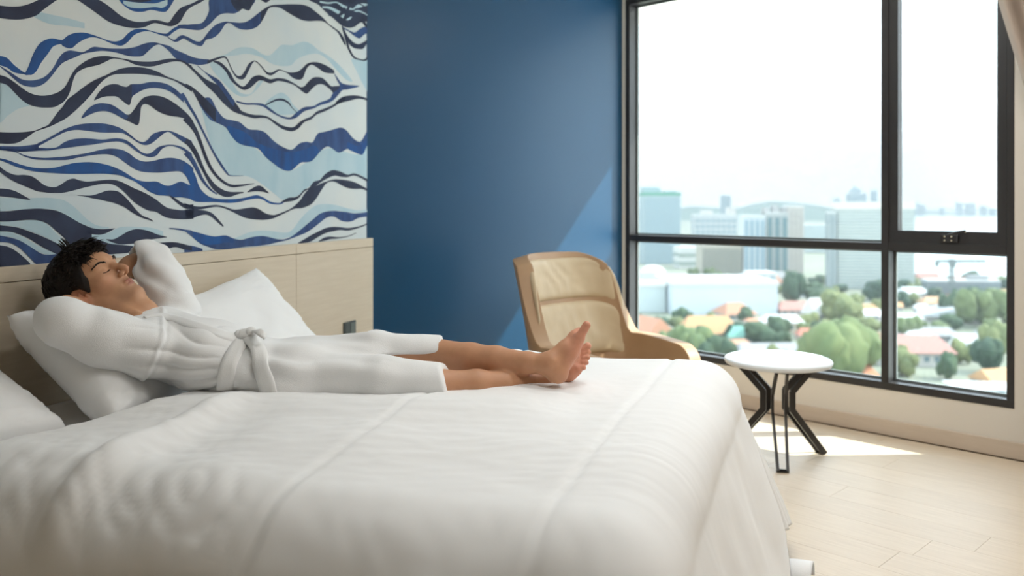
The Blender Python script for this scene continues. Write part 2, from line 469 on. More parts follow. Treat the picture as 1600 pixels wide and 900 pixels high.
bldg(1197, 1232, 334, 434, (164, 168, 164), 'grey twin tower with dark glass strips and a stepped crown', 'tower_block', .9, 0, 0, 3, (100, 128, 132), extra=roofbox((170, 168, 164), (-.5, -.3, .1), (-.1, .1, .14), (.3, .5, .1)))
bldg(1232, 1256, 323, 434, (196, 188, 178), 'beige twin tower joined to the grey one', 'tower_block', 1.2, 0, 20, 3, (160, 156, 148))
bldg(1257, 1296, 352, 424, (184, 192, 190), 'plain pale slab between the twin towers and the great white tower', 'tower_block', .5, 0, 12, 0, (168, 182, 182), Y=900)
bldg(1311, 1427, 326, 452, (206, 206, 198), 'great white tower with rows of window bands behind the mullion', 'hotel_tower', .3, -5, 26, 0, (132, 152, 150), ((214, 210, 200), 4))
bldg(1294, 1307, 333, 452, (160, 168, 166), 'narrow grey stair tower left of the great white tower', 'tower_block', 1.2, -5, 24, 1, (128, 142, 144))
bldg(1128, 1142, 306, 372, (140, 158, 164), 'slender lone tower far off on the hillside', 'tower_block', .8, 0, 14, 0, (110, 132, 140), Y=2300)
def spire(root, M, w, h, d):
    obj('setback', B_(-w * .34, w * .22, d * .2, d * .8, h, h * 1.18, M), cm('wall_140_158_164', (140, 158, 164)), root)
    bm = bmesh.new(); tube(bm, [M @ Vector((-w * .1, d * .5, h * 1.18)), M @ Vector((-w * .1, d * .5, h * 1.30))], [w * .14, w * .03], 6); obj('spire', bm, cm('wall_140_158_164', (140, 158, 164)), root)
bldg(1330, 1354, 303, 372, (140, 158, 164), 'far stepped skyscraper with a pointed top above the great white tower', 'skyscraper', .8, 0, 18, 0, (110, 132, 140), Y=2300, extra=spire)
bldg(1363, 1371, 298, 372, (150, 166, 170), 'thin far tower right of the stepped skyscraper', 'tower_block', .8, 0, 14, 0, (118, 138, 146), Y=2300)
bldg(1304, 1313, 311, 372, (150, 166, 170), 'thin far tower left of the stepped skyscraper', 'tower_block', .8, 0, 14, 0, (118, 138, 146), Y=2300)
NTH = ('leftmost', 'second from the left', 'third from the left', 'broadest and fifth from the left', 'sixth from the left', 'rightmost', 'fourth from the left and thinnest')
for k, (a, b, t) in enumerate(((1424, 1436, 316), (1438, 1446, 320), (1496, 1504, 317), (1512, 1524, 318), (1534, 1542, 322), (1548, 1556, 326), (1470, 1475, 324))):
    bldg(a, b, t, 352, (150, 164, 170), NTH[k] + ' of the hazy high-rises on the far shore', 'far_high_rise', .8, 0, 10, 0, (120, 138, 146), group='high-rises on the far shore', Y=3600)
# the long white market hall
bldg(1050, 1216, 447, 492, (198, 208, 212), 'long white hall with a bluish blank side wall', 'market_hall', .8, 2, 0, 0, None, ((206, 206, 202), 2))
bldg(1000, 1040, 448, 488, (190, 200, 198), 'white shed wall at the left end of the long hall', 'market_shed', .9, 0, 0, 0, None, ((214, 214, 208), 2))
def dome(root, M, w, h, d):
    bm = bmesh.new(); bmesh.ops.create_uvsphere(bm, u_segments=20, v_segments=10, radius=1, matrix=M @ Matrix.Translation((0, d * .5, h)) @ Matrix.Diagonal((w * .5, d * .5, h * .35, 1)))
    obj('dome', bm, cm('white_roof', (216, 214, 208)), root, True)
bldg(1002, 1042, 428, 452, (204, 204, 200), 'low white building with a domed roof', 'domed_hall', .7, 0, 0, 0, None, None, Y=470, extra=dome)
bldg(1172, 1214, 428, 448, (210, 208, 202), 'white plant room on the end of the long hall roof', 'plant_room', .9, 2, 0, 3, (168, 176, 178), Y=470)
bldg(1452, 1562, 440, 466, (140, 148, 150), 'long grey apartment block beyond the trees in the right pane', 'apartment_block', .25, -4, 5, 22, (104, 118, 124), extra=roofbox((150, 152, 152), (.1, .35, .35)))
# tower crane
cb = P(1487, 470, gY(470)); cb.z = GZ
cr = empty('tower_crane', cb, 'slender tower crane rising over the long grey apartment block', 'crane')
cY = cb.y; top = P(1487, 404, cY).z; crm = cm('crane_paint', (118, 128, 126))
def lattice(a, b, w, n_, name):
    a = Vector(a); b = Vector(b); d = (b - a); bm = bmesh.new()
    u = Vector((1, 0, 0)) if abs(d.z) > abs(d.x) else Vector((0, 0, 1)); v = Vector((0, 1, 0))
    for su in (-1, 1):
        for sv in (-1, 1): tube(bm, [a + u * su * w + v * sv * w, b + u * su * w + v * sv * w], .3, 4)
    for k in range(n_):
        p = a + d * k / n_; q = a + d * (k + 1) / n_; s_ = 1 if k % 2 else -1
        tube(bm, [p + u * w * s_ - v * w, q - u * w * s_ - v * w], .2, 4); tube(bm, [p + u * w * s_ + v * w, q - u * w * s_ + v * w], .2, 4)
    return obj(name, bm, crm, cr)
lattice(cb, (cb.x, cY, top), .9, 14, 'mast')
jz = P(1487, 408, cY).z
lattice((P(1462, 408, cY).x, cY, jz), (P(1540, 408, cY).x, cY, jz), .6, 18, 'jib')
obj('counterweight', B_(P(1462, 408, cY).x, P(1466, 408, cY).x, cY - 1, cY + 1, jz - 3, jz, None), crm, cr)
obj('cab', B_(cb.x - 1.2, cb.x + 1.2, cY - 2.2, cY - .6, jz - 3, jz - .6, None), crm, cr)

# houses
def house(xc, yb, wpx, hpx, roofc, label, wallc=(206, 200, 190), yaw=0, dep=.8, hip=.25, rr=.45, wins=4, group=None, name='house'):
    Y = gY(yb); b = P(xc, yb, Y); b.z = GZ; w = wpx / FX * Y; h = hpx / FX * Y; d = w * dep
    root = empty(name, b, label, 'house', group)
    FOOT.append((b.x, b.y + d / 2, max(w, d) * .5))
    M = Matrix.Translation(b) @ Matrix.Rotation(math.radians(yaw), 4, 'Z')
    obj('wall', B_(-w / 2, w / 2, 0, d, 0, h, M), cm('wall_%d_%d_%d' % wallc, wallc), root)
    bm = bmesh.new(); e_ = w * .06; rh = min(w, d) * rr
    c = [bm.verts.new(M @ Vector(q)) for q in ((-w / 2 - e_, -e_, h), (w / 2 + e_, -e_, h), (w / 2 + e_, d + e_, h), (-w / 2 - e_, d + e_, h))]
    if w >= d: r = [bm.verts.new(M @ Vector(q)) for q in ((-w / 2 + w * hip, d / 2, h + rh), (w / 2 - w * hip, d / 2, h + rh))]; fs = ((0, 1, 5, 4), (1, 2, 5), (2, 3, 4, 5), (3, 0, 4))
    else: r = [bm.verts.new(M @ Vector(q)) for q in ((0, d * hip, h + rh), (0, d - d * hip, h + rh))]; fs = ((0, 1, 4), (1, 2, 5, 4), (2, 3, 5), (3, 0, 4, 5))
    V = c + r
    for f in fs: bm.faces.new([V[i] for i in f])
    bm.faces.new((V[3], V[2], V[1], V[0]))
    bmesh.ops.recalc_face_normals(bm, faces=bm.faces)
    obj('roof', bm, cm('roof_%d_%d_%d' % roofc, roofc, .85), root)
    if wins:
        me = None
        for k in range(wins):
            cx = -w / 2 + w * (k + .5) / wins
            if me is None:
                o = obj('window', B_(-w / wins * .25, w / wins * .25, -.12, .1, -h * .2, h * .2), cm('window_dark', (92, 104, 108), .3), root); me = o.data; me.transform(Matrix.Translation(wloc(root)))
            else:
                o = bpy.data.objects.new('window', me); COL.objects.link(o); o.parent = root
            o.location = Matrix.Rotation(math.radians(yaw), 3, 'Z') @ Vector((cx, 0, h * .55)); o.rotation_euler = (0, 0, math.radians(yaw))
    return root
TER, TAN, ROS, GRY, GRN, WHT = (182, 132, 104), (190, 148, 106), (176, 130, 118), (150, 150, 148), (120, 168, 150), (206, 206, 202)
house(1033, 546, 52, 22, TER, 'gabled house with a terracotta roof and white front beside the left window frame', (200, 204, 200), 28, 1.3, 0, .5, 2)
house(1112, 531, 84, 10, TAN, 'wide temple-like house with a tan hipped roof', (150, 108, 92), 3, .5, .12, .6, 6)
house(1152, 552, 62, 8, (186, 140, 112), 'small low house with an orange roof left of the round table', (188, 160, 140), 6, .6, .2, .3, 3)
house(1160, 536, 40, 9, GRN, 'small house with a pale green roof behind the orange one', (200, 200, 192), -6, .8, .2, .5, 3)
house(1206, 556, 96, 6, GRY, 'long low shed with a grey roof behind the round table', (170, 166, 158), 4, .4, .05, .3, 0, None, 'shed')
house(1225, 520, 58, 16, WHT, 'cream two-storey house right of the long hall', (214, 202, 180), -3, .6, .1, .3, 5)
house(1250, 492, 60, 8, ROS, 'long house with a rosy roof under the tall tree', (190, 176, 168), 2, .5, .1, .4, 5)
house(1288, 503, 34, 12, WHT, 'white gabled house with a steep roof by the long rosy one', (220, 216, 208), 25, .9, 0, .8, 2)
house(1262, 532, 26, 8, (186, 120, 100), 'tiny red-roofed house in front of the great tree', (196, 180, 170), 0, .8, .2, .5, 2)
house(1345, 602, 60, 10, (204, 140, 104), 'orange roof at the foot of the great tree by the mullion', (206, 190, 176), -8, .8, .2, .4, 3)
house(1363, 505, 46, 12, WHT, 'white house half hidden behind the mullion', (214, 206, 204), 5, .6, .1, .3, 4)
house(1432, 573, 108, 22, ROS, 'broad low house with a dusty pink roof in the right pane', (196, 192, 184), -5, .5, .12, .45, 7)
house(1447, 534, 92, 10, GRY, 'grey roofed shed behind the dusty pink roof', (150, 148, 146), -5, .4, .05, .3, 5, None, 'shed')
house(1490, 506, 92, 10, (170, 172, 170), 'long warehouse with pale ribbed roof slanting across the right pane', (180, 178, 174), -24, 1.1, .02, .14, 0, None, 'warehouse')
house(1418, 512, 52, 14, WHT, 'white flat-fronted house at the left of the right pane', (216, 208, 202), 6, .6, .1, .2, 4)
house(1432, 472, 40, 14, WHT, 'bright white house under the grey apartment block', (222, 214, 206), 4, .7, .1, .3, 3)
house(1462, 484, 34, 10, (196, 156, 120), 'small orange-roofed house below the crane', (204, 190, 176), 3, .7, .2, .4, 2)
house(1545, 622, 92, 14, WHT, 'white flat roof nearest the window in the right pane', (196, 202, 208), -10, .6, .05, .08, 5)
house(1500, 640, 70, 12, (190, 196, 186), 'pale green canopy roof close below the right pane', (196, 190, 180), -8, .6, .05, .2, 3)
house(1515, 560, 46, 12, (176, 176, 176), 'grey house between the two dark trees in the right pane', (176, 176, 178), -6, .7, .1, .3, 3)
# trees: four crowns, copied
def crown_mesh(seed):
    r = random.Random(seed); bm = bmesh.new()
    for k in range(11):
        c = Vector((r.gauss(0, .42), r.gauss(0, .42), r.uniform(.35, 1.0))); s_ = r.uniform(.28, .5)
        if k == 0: c = Vector((0, 0, .65)); s_ = .6
        bmesh.ops.create_icosphere(bm, subdivisions=3, radius=s_, matrix=Matrix.Translation(c))
    for v in bm.verts:
        q = v.co * 5; v.co += Vector((noise.noise(q), noise.noise(q + Vector((7, 0, 0))), noise.noise(q + Vector((0, 9, 0))))) * .11
        q = v.co * 13; v.co += Vector((noise.noise(q), noise.noise(q + Vector((7, 0, 0))), noise.noise(q + Vector((0, 9, 0))))) * .05
    return bm
leaf_ms = [cm('leaf_%d' % i, c, .8, .12, (1.6, sl_(c2), 1.5)) for i, (c, c2) in enumerate((((124, 136, 82), (78, 98, 60)), ((84, 106, 70), (52, 76, 54)), ((142, 146, 92), (98, 112, 70)), ((66, 92, 64), (44, 68, 50))))]
trunk_m = cm('bark', (104, 90, 74))
crowns = {}
def tree(xc, yb, wpx, hpx, kind, label, group=None, seed=0):
    Y = gY(yb); b = P(xc, yb, Y); b.z = GZ; w = wpx / FX * Y; h = hpx / FX * Y
    root = empty('tree', b, label, 'tree', group)
    FOOT.append((b.x, b.y, w * .5))
    key = (kind, seed % 4)
    if key not in crowns:
        o = obj('crown', crown_mesh(seed % 4 + kind * 7), leaf_ms[kind], None, True); crowns[key] = o.data
        bm = bmesh.new(); tube(bm, [(0, 0, 0), (.02, 0, .4), (0, .02, .9)], [.09, .07, .04], 6); t_ = obj('trunk', bm, trunk_m); crowns['trunk'] = t_.data
        bpy.data.objects.remove(t_)
    else:
        o = bpy.data.objects.new('crown', crowns[key]); COL.objects.link(o)
    o.parent = root; o.scale = (w / 2, w / 2, h / 1.35 * .95); o.rotation_euler = (0, 0, seed * 1.3); o.location = (0, 0, h * .03)
    t_ = bpy.data.objects.new('trunk', crowns['trunk']); COL.objects.link(t_); t_.parent = root; t_.scale = (w / 2, w / 2, h * .8)
for (x, yb, w, h, k, lb) in (
    (1078, 562, 62, 56, 0, 'light green tree in front of the terracotta gable'),
    (1118, 566, 58, 48, 1, 'darker tree just left of the round table top'),
    (1182, 538, 60, 40, 1, 'dark round tree behind the orange roof left of the table'),
    (1152, 532, 34, 28, 3, 'dark bushy tree right of the tan hipped roof'),
    (1238, 476, 44, 58, 3, 'tall grey green tree at the end of the long hall'),
    (1222, 545, 34, 30, 1, 'round dark tree before the cream house'),
    (1318, 602, 116, 108, 0, 'great yellow green tree right of the round table'),
    (1268, 576, 56, 50, 2, 'pale bushy tree just behind the round table top'),
    (1312, 506, 72, 54, 2, 'broad light tree below the great white tower'),
    (1285, 476, 62, 28, 1, 'flat dark tree left of the great white tower base'),
    (1368, 470, 44, 30, 3, 'dark tree half behind the mullion at the white tower foot'),
    (1366, 560, 40, 46, 1, 'dark tree beside the great yellow green one'),
    (1484, 592, 36, 46, 1, 'single dark round tree in the middle of the right pane'),
    (1500, 568, 34, 40, 2, 'light tree behind the single dark one in the right pane'),
    (1546, 582, 56, 60, 3, 'large dark tree at the right edge of the right pane'),
    (1562, 560, 46, 56, 2, 'yellowish tree behind the large dark one at the right edge'),
    (1492, 500, 40, 50, 1, 'tree under the mast of the tower crane'),
    (1540, 512, 66, 62, 0, 'broad tree in front of the grey apartment block'),
    (1518, 478, 42, 34, 3, 'dark tree against the grey apartment block'),
    (1412, 532, 42, 38, 0, 'light tree beside the mullion in the right pane'),
    (1440, 462, 44, 24, 2, 'low tree left of the grey apartment block'),
    (1412, 460, 30, 22, 3, 'dark low tree at the foot of the white tower in the right pane')):
    tree(x, yb, w, h, k, lb, None, int(x))
rnd = random.Random(11)
palette = [(TER, 'terracotta-roofed'), (GRY, 'grey-roofed'), (WHT, 'white-roofed'), (ROS, 'rosy-roofed'), (TAN, 'tan-roofed')]
made = 0
for k in range(900):
    if made >= 42: break
    yb = 440 + 165 * rnd.random() ** 1.3; xc = rnd.uniform(965, 1660); wpx = rnd.uniform(22, 44) * (yb - 300) / 180
    Y = gY(yb); b = P(xc, yb, Y); w = wpx / FX * Y; dep = rnd.uniform(.5, 1)
    if not free_spot(b.x, b.y + w * dep / 2, max(w, w * dep) * .52, False): continue
    rc, rn = rnd.choice(palette); lb = place_label(xc, yb, ('small ' if wpx < 36 else 'low ') + rn + ' house')
    if not lb: continue
    house(xc, yb, wpx, rnd.uniform(5, 10), rc, lb, rnd.choice(((204, 198, 188), (190, 186, 180), (212, 208, 200))), rnd.uniform(-25, 25), dep, rnd.choice((0, .15, .25)), rnd.uniform(.25, .5), 3, 'small houses of the town'); made += 1
made = 0
for k in range(3000):
    if made >= 95: break
    yb = 436 + 170 * rnd.random() ** 1.5; s_ = (yb - 318) / 150; xc = rnd.uniform(945, 1690); wpx = rnd.uniform(18, 34) * s_; kd = rnd.randrange(4)
    Y = gY(yb); b = P(xc, yb, Y); w = wpx / FX * Y
    if not free_spot(b.x, b.y, w * .46, False): continue
    lb = place_label(xc, yb, ('small ' if wpx < 26 * s_ else 'broad ') + ('light green', 'dark green', 'yellowish', 'grey green')[kd] + ' tree')
    if not lb: continue
    tree(xc, yb, wpx, rnd.uniform(15, 26) * s_, kd, lb, 'trees of the town', k); made += 1
# the town goes on to both sides of the view
for k in range(260):
    xc = rnd.uniform(560, 940) if k % 2 else rnd.uniform(1690, 2050); yb = 436 + 165 * rnd.random() ** 1.4; s_ = (yb - 318) / 150
    Y = gY(yb); b = P(xc, yb, Y); wpx = rnd.uniform(20, 34) * s_; w = wpx / FX * Y
    if not free_spot(b.x, b.y, w * .5, False): continue
    if k % 5 < 3: tree(xc, yb, wpx, rnd.uniform(15, 26) * s_, rnd.randrange(4), 'green tree on the outskirts of the town', 'trees on the outskirts', k)
    else: house(xc, yb, wpx, rnd.uniform(5, 10), rnd.choice(palette)[0], 'low house on the outskirts of the town', (204, 198, 188), rnd.uniform(-25, 25), rnd.uniform(.5, .9), .15, rnd.uniform(.25, .5), 0, 'houses on the outskirts')
# ------------------------------------------------------------------ printed wave mural on the headboard wall
def wallpt(x, y, off=-.03):
    d = Vector(((x - 800) / FX, 1, -(y - HOR) / FX)); o = Vector((0, 0, H))
    p0 = O_ + ND * off
    k = (p0 - o).dot(ND) / d.dot(ND)
    return o + d * k
CR = {'A': (0, 0), 'B': (290, 0), 'C': (0, 160), 'D': (290, 160), 'E': (0, 250), 'F': (290, 250)}
K_ = 5.293
def spl(p, n=4, closed=False):
    out = []; N_ = len(p)
    for i in range(N_ if closed else N_ - 1):
        q = [p[(i + k) % N_] if closed else p[min(max(i + k, 0), N_ - 1)] for k in (-1, 0, 1, 2)]
        for j in range(n):
            t = j / n
            out.append(tuple(.5 * (2 * q[1][c] + (q[2][c] - q[0][c]) * t + (2 * q[0][c] - 5 * q[1][c] + 4 * q[2][c] - q[3][c]) * t * t + (3 * q[1][c] - q[0][c] - 3 * q[2][c] + q[3][c]) * t ** 3) for c in range(len(p[0]))))
    if not closed: out.append(tuple(p[-1]))
    return out
